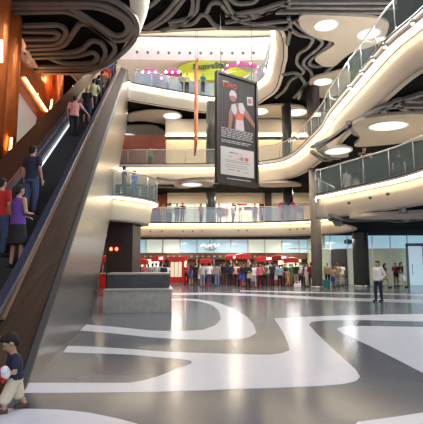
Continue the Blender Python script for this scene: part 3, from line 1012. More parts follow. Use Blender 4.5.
# magenta ring sign
p = atY(241, 70.5, 39.2)
t = thing('ring_sign', 'magenta ring-shaped sign with bulbs above the hanging banner', 'sign', (p.x, p.y, p.z))
ring = []
n = 32
mb = MB(); rings = [[Vector(((1.55 + a) * cos(2 * pi * i / n), (1.45 + a) * sin(2 * pi * i / n), b + 0.1 * sin(2 * pi * i / n))) for a, b in ((0, -0.17), (0, 0.17), (0.1, 0.17), (0.1, -0.17))] for i in range(n + 1)]
mb.loft(rings, magenta, caps=False); mb.build('ring', t)
for k in range(9):
    a = 2 * pi * k / 9 + 0.3
    mb = MB(); mb.ell((1.6 * cos(a), 1.5 * sin(a), 0.05), (0.1, 0.1, 0.1), lamp_white, n=8, k=6); mb.build('bulb', t)
for k in (0, 1):
    mb = MB(); mb.cyl((-1.3 + 2.6 * k, 0, -p.z + Z3), (-1.3 + 2.6 * k, 0, 0), 0.04, 0.04, steel, 8); mb.build('post', t)
mb = MB(); mb.box((0, 0.3, -0.25), (2.2, 0.1, 0.5), lime); mb.build('inner_board', t)

# ================================================================== HANGING BANNERS
TL, BL = atY(214.5, 72, 22.0), atY(219, 182, 22.0)
TR_, BR = atY(255, 84, 23.5), atY(257.5, 189, 23.5)
zt_b = (TL.z + TR_.z) / 2; zb_b = (BL.z + BR.z) / 2
xl, xr = (TL.x + BL.x) / 2, (TR_.x + BR.x) / 2
ang = atan2(1.5, xr - xl)
bw = sqrt((xr - xl) ** 2 + 1.5 ** 2); bh = zt_b - zb_b
bn = thing('hanging_banner', 'large dark advertising banner with a sports player hanging in the atrium', 'banner', ((xl + xr) / 2, 22.75, zb_b), ang)
mb = MB(); mb.box((0, 0, bh / 2), (bw, 0.05, bh), banner_dark); mb.build('cloth_panel', bn)
for x in (-bw / 2, bw / 2):
    mb = MB(); mb.box((x, 0, bh / 2), (0.12, 0.22, bh), banner_frame); mb.build('side_frame', bn)
mb = MB(); mb.box((0, 0, 0.12), (bw + 0.1, 0.26, 0.24), banner_frame); mb.build('bottom_bar', bn)
mb = MB(); mb.box((0, 0, bh), (bw + 0.1, 0.24, 0.12), banner_frame); mb.build('top_bar', bn)
for x in (-bw * 0.4, bw * 0.4):
    mb = MB(); mb.cyl((x, 0, bh), (x, 0, 15.7 - zb_b), 0.012, 0.012, rail_dark, 6); mb.build('wire', bn)


def fp(name, poly, m, d=0.035):
    """flat print on the banner, x in -1..1 across, z in 0..1 up"""
    mb = MB()
    n = len(poly)
    a = [Vector((x * bw / 2, -d, z * bh)) for x, z in poly]
    b = [p + Vector((0, 0.012, 0)) for p in a]
    mb.add(a + b, [tuple(range(n)), tuple(range(2 * n - 1, n - 1, -1))] + [(i, n + i, n + (i + 1) % n, (i + 1) % n) for i in range(n)], m)
    return mb.build(name, bn)


def circ(cx, cz, rx, rz, n=16):
    return [(cx + rx * cos(2 * pi * i / n), cz + rz * sin(2 * pi * i / n)) for i in range(n)]


pn = fp('sponsor_panel', [(-0.83, 0.03 + 0.055), (0.84, 0.085), (0.84, 0.335), (-0.83, 0.335)], banner_panel, 0.033)
fp('player_arm', [(-0.42, 0.66), (-0.30, 0.73), (-0.22, 0.62), (-0.33, 0.50), (-0.46, 0.5)], ink_skin)
fp('player_arm', [(0.35, 0.74), (0.55, 0.70), (0.90, 0.60), (0.92, 0.555), (0.50, 0.635), (0.25, 0.68)], ink_skin)
fp('player_torso', [(-0.28, 0.74), (0.0, 0.76), (0.28, 0.76), (0.42, 0.70), (0.30, 0.62), (0.34, 0.51), (-0.16, 0.51), (-0.12, 0.62), (-0.34, 0.68)], ink_skin, 0.036)
fp('player_shirt', [(-0.30, 0.73), (-0.12, 0.75), (-0.02, 0.70), (-0.06, 0.655), (-0.16, 0.645), (-0.30, 0.68)], ink_white, 0.040)
fp('player_shirt', [(0.08, 0.765), (0.28, 0.775), (0.40, 0.72), (0.32, 0.67), (0.16, 0.67), (0.06, 0.71)], ink_white, 0.040)
fp('player_shorts', [(-0.06, 0.605), (0.30, 0.61), (0.36, 0.51), (-0.10, 0.51)], ink_mauve, 0.040)
fp('player_sash', [(-0.04, 0.655), (0.22, 0.665), (0.28, 0.61), (-0.02, 0.60)], ink_red, 0.043)
fp('player_head', circ(-0.23, 0.80, 0.17, 0.038), ink_skin, 0.040)
fp('player_hair', [(-0.40, 0.805), (-0.40, 0.84), (-0.30, 0.868), (-0.14, 0.868), (-0.04, 0.84), (-0.05, 0.80), (-0.14, 0.82), (-0.30, 0.815)], ink_mauve, 0.043)
fp('badge', [(0.50, 0.845), (0.80, 0.855), (0.82, 0.775), (0.52, 0.765)], ink_mauve)
fp('badge_band', [(0.56, 0.83), (0.74, 0.835), (0.75, 0.79), (0.57, 0.785)], ink_skin, 0.04)
fp('tag_line', [(-0.72, 0.940), (-0.44, 0.940), (-0.44, 0.931), (-0.72, 0.931)], ink_white)


def banner_text(body, x, z, size, m, d=0.045):
    cu = bpy.data.curves.new('lettering', 'FONT')
    cu.body = body; cu.size = size; cu.extrude = 0.004; cu.align_x = 'LEFT'
    cu.materials.append(m)
    tx = bpy.data.objects.new('lettering', cu); COL.objects.link(tx); tx.parent = bn
    tx.location = (x * bw / 2, -d, z * bh); tx.rotation_euler = (pi / 2, 0, 0)
    return tx


banner_text('EURO', -0.74, 0.885, 0.36, ink_red)
for k in range(9):
    z = 0.50 - k * 0.0155
    m_ = ink_white if k not in (6,) else ink_grey
    x1 = 0.80 if k < 6 else (0.55 if k == 8 else 0.7)
    if k == 6:
        continue
    x = -0.80
    while x < x1 - 0.05:
        l = random.uniform(0.12, 0.3)
        fp('text_line', [(x, z), (min(x1, x + l), z), (min(x1, x + l), z + 0.007), (x, z + 0.007)], m_)
        x += l + 0.04
for (x, z, w, h, m) in ((-0.42, 0.285, 0.28, 0.010, ink_skin), (-0.1, 0.283, 0.12, 0.010, ink_red), (0.15, 0.28, 0.05, 0.01, ink_red), (-0.5, 0.25, 0.2, 0.006, ink_grey), (-0.05, 0.24, 0.25, 0.006, ink_red),
                     (-0.62, 0.215, 1.2, 0.006, ink_grey), (-0.62, 0.200, 1.25, 0.006, ink_grey), (-0.60, 0.175, 1.1, 0.006, ink_grey), (-0.6, 0.155, 1.15, 0.006, ink_grey), (-0.5, 0.13, 0.35, 0.008, ink_grey), (-0.05, 0.128, 0.15, 0.010, ink_red), (0.3, 0.12, 0.25, 0.008, ink_grey)):
    fp('print_line', [(x, z), (x + w, z), (x + w, z + h), (x, z + h)], m)
fp('print_dot', circ(0.22, 0.247, 0.10, 0.019), ink_grey)
fp('print_dot', circ(0.46, 0.247, 0.10, 0.019), ink_red)
fp('text_line', [(-0.6, 0.045), (0.6, 0.045), (0.6, 0.053), (-0.6, 0.053)], ink_white, 0.14)

# copper-coloured banner seen edge-on
p = atY(196, 110, 28)
top = atY(195, 67, 28).z; bot = atY(198, 152, 28).z
dv = atan2(p.y, p.x)
ob_ = thing('hanging_banner', 'narrow copper-coloured banner hanging edge-on before the lime green sign', 'banner', (p.x, p.y, bot), dv + radians(4))
mb = MB()
hh = top - bot
mb.add([(-1.1, -0.05, 0.45), (-1.1, 0.05, 0.45), (1.1, 0.05, 0.0), (1.1, -0.05, 0.0), (-1.1, -0.05, hh), (-1.1, 0.05, hh), (1.1, 0.05, hh), (1.1, -0.05, hh)],
       [(0, 1, 2, 3), (7, 6, 5, 4), (0, 4, 5, 1), (2, 6, 7, 3), (1, 5, 6, 2), (0, 3, 7, 4)], copper_cloth)
mb.build('cloth_panel', ob_)
mb = MB(); mb.box((0, 0, hh), (2.3, 0.14, 0.1), copper_cloth); mb.build('top_bar', ob_)
for x in (-0.9, 0.9):
    mb = MB(); mb.cyl((x, 0, hh), (x, 0, 24.2 - bot), 0.01, 0.01, rail_dark, 6); mb.build('wire', ob_)

# ================================================================== PLINTH beside the escalator
a, b = at(102, 313, 0), at(170.5, 313, 0)
pt_ = thing('stone_plinth', 'two-tiered grey stone plinth with dark upper tier beside the escalator', 'plinth', ((a.x + b.x) / 2 + 0.02, a.y + 0.12, 0), radians(7))
w_ = b.x - a.x
mb = MB(); mb.box((0, 1.5, 0.35), (w_, 3.0, 0.70), stone_grey); mb.build('lower_block', pt_)
mb = MB(); mb.box((0.02, 1.5, 0.72), (w_ + 0.06, 3.06, 0.05), mat('stone_lip', (0.34, 0.32, 0.29), 0.3)); mb.build('lower_ledge', pt_)
mb = MB(); mb.box((-0.02, 2.0, 0.98), (w_ - 0.06, 1.9, 0.46), stone_dark); mb.build('upper_block', pt_)
mb = MB(); mb.box((-0.02, 2.0, 1.235), (w_ - 0.02, 1.96, 0.05), mat('stone_lip', (0.34, 0.32, 0.29), 0.3)); mb.build('upper_ledge', pt_)

# ================================================================== RED STALLS
def stall(u, w, top_v, Y, label, sign=True, body=True, lantern=False):
    p = atY(u, top_v, Y)
    t = thing('market_stall', label, 'stall', (p.x, Y, 0))
    h = p.z
    for sx in (-1, 1):
        for sy in (-1, 1):
            mb = MB(); mb.cyl((sx * w * 0.45, sy * 0.5, 0), (sx * w * 0.45, sy * 0.5, h - 0.2), 0.035, 0.035, steel, 8); mb.build('post', t)
    mb = MB()
    n = 8
    rings = []
    for k in range(n + 1):
        x = -w / 2 + w * k / n
        e = 0.12 * sin(pi * k / n)
        rings.append([Vector((x, y, z)) for y, z in ((-0.65, h - 0.36), (-0.65, h - 0.06 + e), (-0.3, h + e), (0.3, h + e), (0.65, h - 0.06 + e), (0.65, h - 0.36))])
    mb.loft(rings, red, smooth=False)
    cn = mb.build('canopy', t)
    if sign:
        mb = MB(); mb.box((w * 0.32, -0.68, h - 0.12), (w * 0.34, 0.05, 0.2), white_sign); mb.build('sign_board', t)
    if body:
        mb = MB(); mb.box((0, 0, 0.48), (w * 0.9, 0.9, 0.96), red); mb.build('counter', t)
        mb = MB(); mb.box((0, 0, 0.98), (w * 0.96, 1.0, 0.05), white_paint); mb.build('counter_top', t)
    return t


stall(108, 1.05, 257.2, 30.5, 'red and white canopied stall nearest the steel escalator side')
stall(126, 1.0, 257.5, 31, 'red canopied stall above the plinth below the dark support wall')
stall(142, 0.9, 260, 35, 'small red canopied stall behind the middle of the plinth', sign=False)
stall(158, 0.95, 257, 36.2, 'red canopied stall behind the right end of the plinth')
stall(206, 1.0, 260, 37.6, 'small red stall behind the jeans-wearing group', sign=False)
stall(231, 1.0, 256, 38.4, 'tall red stall with white sign behind the navy-shirted person')
stall(243, 1.2, 254.5, 36.6, 'big red stall standing highest in the middle of the crowd', sign=False)
stall(263, 1.25, 257.3, 36.6, 'red stall behind the pink-shirted person')
stall(278, 1.25, 256.4, 38.4, 'red stall with white sign behind the grey dress')
stall(291, 1.0, 258.5, 36.6, 'red round-topped stall beside the tall grey column', sign=False)
# phone-box style kiosk
a = atY(176.5, 283, 36.2)
ks = thing('red_kiosk', 'red glazed booth with cream windows at the head of the crowd', 'kiosk', (a.x, 36.2, 0))
mb = MB(); mb.box((0, 0, 0.35), (1.15, 1.0, 0.5), red); mb.build('base', ks)
mb = MB(); mb.box((0, 0, 0.05), (1.2, 1.05, 0.1), grey_metal); mb.build('plinth', ks)
for sx in (-1, 1):
    for sy in (-1, 1):
        mb = MB(); mb.box((sx * 0.52, sy * 0.45, 1.2), (0.1, 0.1, 1.4), red); mb.build('corner_post', ks)
for k in range(3):
    mb = MB(); mb.box((-0.31 + 0.31 * k, -0.44, 1.2), (0.26, 0.03, 1.2), mat('kiosk_pane', (0.8, 0.7, 0.5), 0.3, emit=(1, 0.85, 0.6), es=0.5)); mb.build('window_pane', ks)
mb = MB(); mb.box((0, 0, 2.05), (1.25, 1.1, 0.35), red); mb.build('canopy', ks)
mb = MB(); mb.box((0.75, 0, 1.15), (0.25, 0.4, 2.3), red); dp = mb.build('side_pillar', ks)
mb = MB(); mb.box((0.75, -0.22, 1.1), (0.08, 0.03, 1.5), lamp_white); mb.build('light_tube', dp)

# L1 gallery promotional stands
for u, lab, m in ((281, 'pink display stand on the first-floor gallery near the far column', magenta), (293, 'pink balloon stand on the first-floor gallery past the far column', magenta), (285.5, 'teal display stand before the far first-floor column', mat('teal', (0.05, 0.4, 0.42), 0.5))):
    p = atY(u, 210, 36.1)
    t = thing('display_stand', lab, 'display stand', (p.x, 36.5 if u == 285.5 else 35.9, Z1 - 0.02))
    mb = MB(); mb.box((0, 0, 0.5), (0.5, 0.4, 1.0), white_paint); mb.build('base', t)
    mb = MB(); mb.ell((0, 0, 1.35), (0.3, 0.18, 0.36), m); mb.build('header_board', t)
    mb = MB(); mb.box((0, -0.22, 0.6), (0.4, 0.02, 0.5), m); mb.build('panel', t)

# ================================================================== PEOPLE
SKIN = mat('skin', (0.50, 0.29, 0.19), 0.55, noise=0.06, nscale=5)
BLK = (0.012, 0.011, 0.012)


def remeshed(mb, name, vox, smooth=4):
    o = mb.build('sculpt')
    md = o.modifiers.new('remesh', 'REMESH'); md.mode = 'VOXEL'; md.voxel_size = vox
    md.use_smooth_shade = True
    sm = o.modifiers.new('smooth', 'SMOOTH'); sm.factor = 0.5; sm.iterations = smooth
    bpy.context.view_layer.update()
    me = bpy.data.meshes.new_from_object(o.evaluated_get(bpy.context.evaluated_depsgraph_get()))
    me.name = name
    old = o.data
    bpy.data.objects.remove(o); bpy.data.meshes.remove(old)
    me.materials.clear(); me.materials.append(mb.mats[0])
    return me


class Fig:
    """a pose: joints of a standing figure 1.72 m tall that faces -Y"""
    def __init__(s, lean=0.0, legs=((0, 0), (0, 0)), arms=None, nod=0.0, child=False):
        s.lean, s.nod, s.child = lean, nod, child
        a = arms or {}
        s.j = {}
        for k, sx in (('L', 1), ('R', -1)):
            f, lift = legs[0 if k == 'L' else 1]
            s.j['hip' + k] = Vector((sx * 0.085, 0, 0.92))
            an = Vector((sx * 0.095, f + 0.02, 0.085 + lift))
            mid = (s.j['hip' + k] + an) / 2
            s.j['knee' + k] = mid + Vector((0.01 * sx, -0.02 - 0.09 * abs(f) - 0.25 * lift, 0.0))
            s.j['ank' + k] = an
            s.j['sho' + k] = Vector((sx * 0.175, 0.01, 1.405))
            e, w = a.get(k, ((0.235, 0.03, 1.12), (0.245, -0.05, 0.87)))
            s.j['elb' + k] = Vector((sx * e[0], e[1], e[2]))
            s.j['wri' + k] = Vector((sx * w[0], w[1], w[2]))
        R = Matrix.Rotation(lean, 3, 'X')
        piv = Vector((0, 0, 0.95))
        for n in list(s.j):
            if n[:3] == 'sho' or (n[:3] in ('elb', 'wri') and not a.get('fixed')):
                s.j[n] = piv + R @ (s.j[n] - piv)
        s.up = lambda p: piv + R @ (Vector(p) - piv)
        s.neck = s.up((0, 0.015, 1.45))
        s.head = s.up((0, -0.01, 1.605)) + Vector((0, -0.09 * s.nod, -0.02 * s.nod))
        s.hr = Matrix.Rotation(lean * 0.6 + nod * 0.6, 3, 'X')
        s.K, s.HS = 1.0, 1.0
        if child:
            s.K, s.HS = 0.60, 0.86
        s.cache = {}

    # child proportions: shorter legs, big head
    def T(s, p):
        p = Vector(p)
        if not s.child:
            return p
        z = p.z
        z2 = z * 0.40 if z < 0.92 else 0.368 + (z - 0.92) * 0.50
        return Vector((p.x * 0.56, p.y * 0.56, z2))

    def headc(s):
        if not s.child:
            return s.head
        return s.T(s.neck) + Vector((0, -0.03 - 0.02 * s.nod, 0.115))

    def torso(s, mb, g, z0, z1, m):
        prof = [(0.80, .155, .11), (0.88, .168, .118), (0.97, .158, .11), (1.08, .143, .102), (1.20, .155, .110), (1.32, .172, .112), (1.40, .160, .095), (1.445, .085, .065), (1.47, .058, .055)]
        rings = []
        for z, rx, ry in prof:
            if z < z0 - 1e-6 or z > z1 + 1e-6:
                continue
            q = Vector((0, 0, z))
            ring = []
            for i in range(18):
                a = 2 * pi * i / 18
                p = Vector(((rx + g) * cos(a), (ry + g) * sin(a), 0))
                if s.child:
                    p = p * 0.60 * (1.12 if z < 1.25 else 1.0)
                c = s.T(s.up(q) if z > 0.95 else q)
                ring.append(c + (Matrix.Rotation(s.lean, 3, 'X') @ p if z > 0.95 else p))
            rings.append(ring)
        mb.loft(rings, m)

    def hand(s, mb, k, m):
        w, e = s.T(s.j['wri' + k]), s.T(s.j['elb' + k])
        d = (w - e).normalized()
        sx = 1 if k == 'L' else -1
        side = Vector((0, -1, 0)) if abs(d.y) < 0.8 else Vector((-sx, 0, 0))
        side = (side - d * side.dot(d)).normalized()      # towards the thumb
        pn = d.cross(side) * sx
        K = s.K if s.child else 1
        M = Matrix((pn, side, d)).transposed()
        pc = w + d * 0.05 * K
        mb.ell(pc, (0.018 * K, 0.042 * K, 0.055 * K), m, M)
        for i, L in enumerate((0.068, 0.076, 0.071, 0.055)):
            b = pc + d * 0.042 * K + side * (0.03 - 0.02 * i) * K
            mid = b + (d * 0.85 + pn * 0.25 * -sx).normalized() * L * 0.55 * K
            mb.capsule(b, mid, 0.0095 * K, 0.009 * K, m, 6)
            mb.capsule(mid, mid + (d * 0.7 + pn * -0.7 * sx).normalized() * L * 0.5 * K, 0.009 * K, 0.008 * K, m, 6)
        b = pc - d * 0.02 * K + side * 0.035 * K
        t = b + (d * 0.6 + side * 0.7).normalized() * 0.035 * K
        mb.capsule(b, t, 0.012 * K, 0.0105 * K, m, 6)
        mb.capsule(t, t + (d * 0.9 + side * 0.25).normalized() * 0.03 * K, 0.0105 * K, 0.009 * K, m, 6)

    def body(s):
        if 'body' in s.cache:
            return s.cache['body']
        mb = MB()
        K = s.K * (1.05 if s.child else 1)
        s.torso(mb, -0.004, 0.80, 1.47, SKIN)
        nk = s.T(s.neck); hc = s.headc(); HS = s.HS
        mb.capsule(nk - Vector((0, 0, 0.03)), hc - Vector((0, -0.01, 0.05 * HS)), 0.055 * K, 0.05 * HS, SKIN)
        R = s.hr
        mb.ell(hc + R @ Vector((0, 0.012, 0.02)) * HS, (0.076 * HS, 0.094 * HS, 0.098 * HS), SKIN, R)
        mb.ell(hc + R @ Vector((0, -0.022, -0.045)) * HS, (0.058 * HS, 0.066 * HS, 0.07 * HS), SKIN, R)
        mb.capsule(hc + R @ Vector((0, -0.078, 0.012)) * HS, hc + R @ Vector((0, -0.098, -0.022)) * HS, 0.010 * HS, 0.016 * HS, SKIN, 8)
        mb.ell(hc + R @ Vector((0, -0.076, -0.058)) * HS, (0.026 * HS, 0.013 * HS, 0.012 * HS), SKIN, R)
        mb.ell(hc + R @ Vector((0, -0.062, 0.034)) * HS, (0.055 * HS, 0.03 * HS, 0.012 * HS), SKIN, R)
        for sx in (-1, 1):
            mb.ell(hc + R @ Vector((sx * 0.078, 0.012, -0.005)) * HS, (0.012 * HS, 0.022 * HS, 0.034 * HS), SKIN, R)
        for k in 'LR':
            sh, el, wr = (s.T(s.j[n + k]) for n in ('sho', 'elb', 'wri'))
            mb.capsule(sh, el, 0.050 * K, 0.038 * K, SKIN)
            mb.capsule(el, wr, 0.039 * K, 0.026 * K, SKIN)
            s.hand(mb, k, SKIN)
            hp, kn, an = (s.T(s.j[n + k]) for n in ('hip', 'knee', 'ank'))
            mb.capsule(hp, kn, 0.082 * K, 0.055 * K, SKIN)
            mb.capsule(kn, an, 0.056 * K, 0.036 * K, SKIN)
            f = an + Vector((0, -0.065 * K, -an.z + 0.045 * K + (s.j['ank' + k].z - 0.085) * (0.4 if s.child else 1)))
            mb.capsule(f + Vector((0, 0.08 * K, 0)), f + Vector((0, -0.07 * K, -0.012 * K)), 0.036 * K, 0.030 * K, SKIN)
        s.cache['body'] = remeshed(mb, 'body', 0.0075 if s.child else 0.0105)
        return s.cache['body']

    def shirt(s, sleeve):
        key = 'shirt' + sleeve
        if key in s.cache:
            return s.cache[key]
        mb = MB(); m = cloth((0.5, 0.5, 0.5)); K = s.K * (1.12 if s.child else 1)
        s.torso(mb, 0.016, 0.88, 1.445, m)
        if sleeve != 'none':
            for k in 'LR':
                sh, el, wr = (s.T(s.j[n + k]) for n in ('sho', 'elb', 'wri'))
                if sleeve == 'short':
                    q = sh.lerp(el, 0.62)
                    mb.capsule(sh, q, 0.064 * K, 0.060 * K, m)
                else:
                    mb.capsule(sh, el, 0.064 * K, 0.052 * K, m)
                    mb.capsule(el, el.lerp(wr, 0.92), 0.052 * K, 0.038 * K, m)
        s.cache[key] = remeshed(mb, 'shirt', 0.009 if s.child else 0.014, 3)
        return s.cache[key]

    def bottom(s, kind):
        key = 'bot' + kind
        if key in s.cache:
            return s.cache[key]
        mb = MB(); m = cloth((0.5, 0.5, 0.5)); K = s.K * (1.15 if s.child else 1)
        s.torso(mb, 0.010, 0.80, 0.97, m)
        if kind in ('trousers', 'shorts'):
            for k in 'LR':
                hp, kn, an = (s.T(s.j[n + k]) for n in ('hip', 'knee', 'ank'))
                if kind == 'trousers':
                    mb.capsule(hp, kn, 0.098 * K, 0.072 * K, m)
                    mb.capsule(kn, an + Vector((0, 0, 0.04)), 0.072 * K, 0.056 * K, m)
                else:
                    mb.capsule(hp, hp.lerp(kn, 1.0 if not s.child else 1.25), 0.104 * K, 0.096 * K, m)
        else:
            L = {'skirt': 0.48, 'dress': 0.42, 'mini': 0.62}[kind]
            mx = (s.j['kneeL'].y + s.j['kneeR'].y) / 2
            rings = []
            for z, rx, ry in ((0.98, .165, .118), (0.86, .185, .138), (0.7, .20, .16), (L, .225, .19)):
                rings.append([s.T(Vector((rx * cos(2 * pi * i / 18), ry * sin(2 * pi * i / 18) + mx * (0.98 - z), z))) for i in range(18)])
            mb.loft(rings, m)
        s.cache[key] = remeshed(mb, kind, 0.009 if s.child else 0.014, 3)
        return s.cache[key]

    def hair(s, kind):
        key = 'hair' + kind
        if key in s.cache:
            return s.cache[key]
        mb = MB(); m = cloth((0.2, 0.2, 0.2)); hc = s.headc(); HS = s.HS; R = s.hr
        mb.ell(hc + R @ Vector((0, 0.030, 0.036)) * HS, (0.087 * HS, 0.098 * HS, 0.096 * HS), m, R)
        mb.ell(hc + R @ Vector((0, -0.028, 0.088)) * HS, (0.068 * HS, 0.06 * HS, 0.040 * HS), m, R)
        mb.ell(hc + R @ Vector((0, 0.06, -0.02)) * HS, (0.074 * HS, 0.055 * HS, 0.075 * HS), m, R)
        if kind == 'long':
            mb.capsule(hc + R @ Vector((0, 0.065, 0.0)), s.up((0, 0.10, 1.30)), 0.075, 0.05, m)
            for sx in (-1, 1):
                mb.capsule(hc + R @ Vector((sx * 0.07, 0.03, 0.03)), s.up((sx * 0.075, 0.06, 1.40)), 0.03, 0.03, m)
        elif kind == 'tail':
            mb.ell(hc + R @ Vector((0, 0.125, 0.05)), (0.035, 0.035, 0.035), m)
            mb.capsule(hc + R @ Vector((0, 0.13, 0.03)), hc + Vector((0, 0.15, -0.2)), 0.035, 0.018, m)
        elif kind == 'cap':
            mb.ell(hc + R @ Vector((0, -0.10, 0.055)), (0.065, 0.06, 0.014), m, R)
        s.cache[key] = remeshed(mb, 'hair', 0.008 if s.child else 0.012, 2)
        return s.cache[key]

    def shoe(s, k):
        key = 'shoe' + k
        if key in s.cache:
            return s.cache[key]
        mb = MB(); m = cloth((0.2, 0.2, 0.2)); K = s.K * (1.0 if s.child else 1)
        an = s.T(s.j['ank' + k])
        lift = (s.j['ank' + k].z - 0.085) * (0.4 if s.child else 1)
        f = Vector((an.x, an.y - 0.05 * K, lift + 0.05 * K))
        mb.capsule(f + Vector((0, 0.075 * K, 0)), f + Vector((0, -0.10 * K, -0.008 * K)), 0.047 * K, 0.042 * K, m)
        mb.box((f.x, f.y - 0.012 * K, lift + 0.012 * K), (0.085 * K, 0.27 * K, 0.022 * K), m)
        s.cache[key] = remeshed(mb, 'shoe', 0.007 if s.child else 0.011, 1)
        return s.cache[key]


POSE = {
    'stand': Fig(legs=((0.03, 0), (-0.03, 0))),
    'fold': Fig(legs=((0.02, 0), (-0.05, 0)), arms={'L': ((0.235, 0.0, 1.13), (0.07, -0.21, 1.08)), 'R': ((0.235, 0.0, 1.13), (0.05, -0.23, 1.14))}),
    'walk': Fig(lean=0.04, legs=((-0.24, 0.0), (0.26, 0.05)), arms={'L': ((0.23, 0.12, 1.13), (0.22, 0.13, 0.89)), 'R': ((0.23, -0.08, 1.13), (0.21, -0.22, 0.93))}),
    'phone': Fig(legs=((0.05, 0), (-0.05, 0)), arms={'L': ((0.27, -0.08, 1.16), (0.14, -0.06, 1.50)), 'R': ((0.235, 0.03, 1.12), (0.24, -0.06, 0.88))}),
    'lean': Fig(lean=0.30, legs=((0.06, 0), (-0.02, 0)), nod=0.3, arms={'L': ((0.21, -0.42, 1.17), (0.04, -0.60, 1.19)), 'R': ((0.21, -0.42, 1.17), (0.05, -0.58, 1.24)), 'fixed': True}),
    'rail': Fig(legs=((0.08, 0), (-0.08, 0)), arms={'L': ((0.26, 0.02, 1.13), (0.24, -0.12, 0.92)), 'R': ((0.36, -0.10, 1.22), (0.52, -0.24, 1.07))}),
    'pocket': Fig(legs=((0.05, 0), (-0.08, 0)), arms={'L': ((0.27, 0.10, 1.14), (0.17, -0.03, 0.95)), 'R': ((0.27, 0.10, 1.14), (0.17, -0.03, 0.95))}),
    'child': Fig(lean=0.10, legs=((-0.20, 0.0), (0.20, 0.03)), nod=0.9, child=True, arms={'L': ((0.26, -0.02, 1.08), (0.13, -0.25, 1.10)), 'R': ((0.26, -0.06, 1.06), (0.10, -0.27, 1.04))}),
}

COLS = dict(black=(0.014, 0.014, 0.016), navy=(0.016, 0.022, 0.055), white=(0.84, 0.84, 0.86), grey=(0.30, 0.31, 0.33), jeans=(0.055, 0.085, 0.17), palejeans=(0.20, 0.28, 0.40), blue=(0.03, 0.07, 0.45),
            red=(0.50, 0.02, 0.02), darkred=(0.24, 0.02, 0.025), pink=(0.75, 0.16, 0.25), rose=(0.80, 0.36, 0.32), khaki=(0.42, 0.33, 0.20), tan=(0.48, 0.30, 0.14), brown=(0.10, 0.05, 0.03), cream=(0.72, 0.62, 0.45), green=(0.03, 0.16, 0.05),
            olive=(0.16, 0.17, 0.05), purple=(0.14, 0.06, 0.32), yellow=(0.62, 0.50, 0.10), lemon=(0.52, 0.54, 0.30), orange=(0.70, 0.17, 0.02), skyblue=(0.25, 0.42, 0.62), teal=(0.02, 0.18, 0.20), hair=(0.014, 0.010, 0.008), blond=(0.55, 0.26, 0.07), greyhair=(0.35, 0.34, 0.33), lightgrey=(0.52, 0.53, 0.56), pale=(0.6, 0.6, 0.58))


def put(me, name, parent, m):
    o = bpy.data.objects.new(name, me)
    COL.objects.link(o)
    o.parent = parent
    o.material_slots[0].link = 'OBJECT'
    o.material_slots[0].material = m
    return o


PLACED = []


def person(loc, head, pose, top, bot, hair, label, h=1.70, group=None, shoe='black', kind='person'):
    """top 'colour/sleeve', bot 'colour/kind', hair 'colour/kind'; head: 0 faces -Y, 90 faces +X"""
    f = POSE[pose]
    o = bpy.data.objects.new(kind, f.body())
    COL.objects.link(o)
    k = h / 1.72 if not f.child else h / 0.84
    o.location = loc
    o.rotation_euler = (0, 0, radians(head))
    o.scale = (k * 1.04, k * 1.04, k)
    tag(o, label, 'person', group)
    c, t = top.split('/')
    put(f.shirt(t), 'shirt', o, cloth(COLS[c]))
    c, t = bot.split('/')
    put(f.bottom(t), {'mini': 'skirt'}.get(t, t), o, cloth(COLS[c]))
    c, t = hair.split('/')
    put(f.hair(t), 'hair', o, cloth(COLS[c]))
    for q in 'LR':
        put(f.shoe(q), 'shoe', o, cloth(COLS[shoe]))
    return o


def crowd(u, v, *a, far=35.0, **kw):
    p = at(u, v, 0)
    d = v2(p).normalized()
    for k in range(60):
        if all((v2(p) - q).length > 0.56 for q in PLACED):
            break
        p = Vector((p.x + d.x * 0.12, p.y + d.y * 0.12, 0))
        if p.y > far:
            p = at(u, v + 1.5, 0)
            d = -d
    PLACED.append(v2(p))
    return person((p.x, p.y, 0), *a, **kw)


# ---- the child in front
cp = at(13.5, 411, 0)
kid = person((cp.x, cp.y, 0), -62, 'child', 'navy/short', 'cream/shorts', 'hair/short', 'small child in navy shirt and cream shorts walking with a red and white toy', 0.80, shoe='brown')
fg = POSE['child']
hc = fg.headc()
for sx in (-1, 1):
    mb = MB(); mb.ell(hc + fg.hr @ Vector((sx * 0.03, -0.080, 0.012)) * 0.86, (0.010, 0.006, 0.007), rail_dark, n=8, k=6); mb.build('eye', kid)
    mb = MB(); mb.ell(hc + fg.hr @ Vector((sx * 0.03, -0.079, 0.036)) * 0.86, (0.016, 0.006, 0.004), cloth(COLS['hair']), n=8, k=6); mb.build('eyebrow', kid)
mb = MB(); mb.ell(hc + fg.hr @ Vector((0, -0.089, -0.058)) * 0.86, (0.019, 0.006, 0.006), cloth((0.36, 0.1, 0.08)), n=8, k=6); mb.build('lips', kid)
# what the child holds
w1 = fg.T(fg.j['wriL']); w2 = fg.T(fg.j['wriR'])
wm = (w1 + w2) / 2
Rk = Matrix.Rotation(radians(-62), 4, 'Z')
tp_ = Vector((cp.x - 0.035, cp.y - 0.155, 0.425))
toy = thing('stuffed_toy', 'red and white stuffed toy held against the small child in navy', 'toy', tp_, radians(-62))
mb = MB(); mb.ell((0, 0, 0), (0.085, 0.05, 0.06), cloth(COLS['white'])); mb.build('body', toy)
mb = MB(); mb.ell((0.06, -0.015, 0.045), (0.045, 0.042, 0.045), cloth(COLS['white'])); mb.build('head', toy)
for x, z in ((-0.09, -0.03), (-0.05, -0.06), (0.05, -0.05)):
    mb = MB(); mb.capsule((x * 0.6, -0.01, z * 0.5), (x, -0.025, z - 0.02), 0.025, 0.02, cloth(COLS['red'])); mb.build('limb', toy)
mb = MB(); mb.ell((-0.06, -0.03, 0.01), (0.05, 0.035, 0.045), cloth(COLS['red'])); mb.build('sleeve', toy)

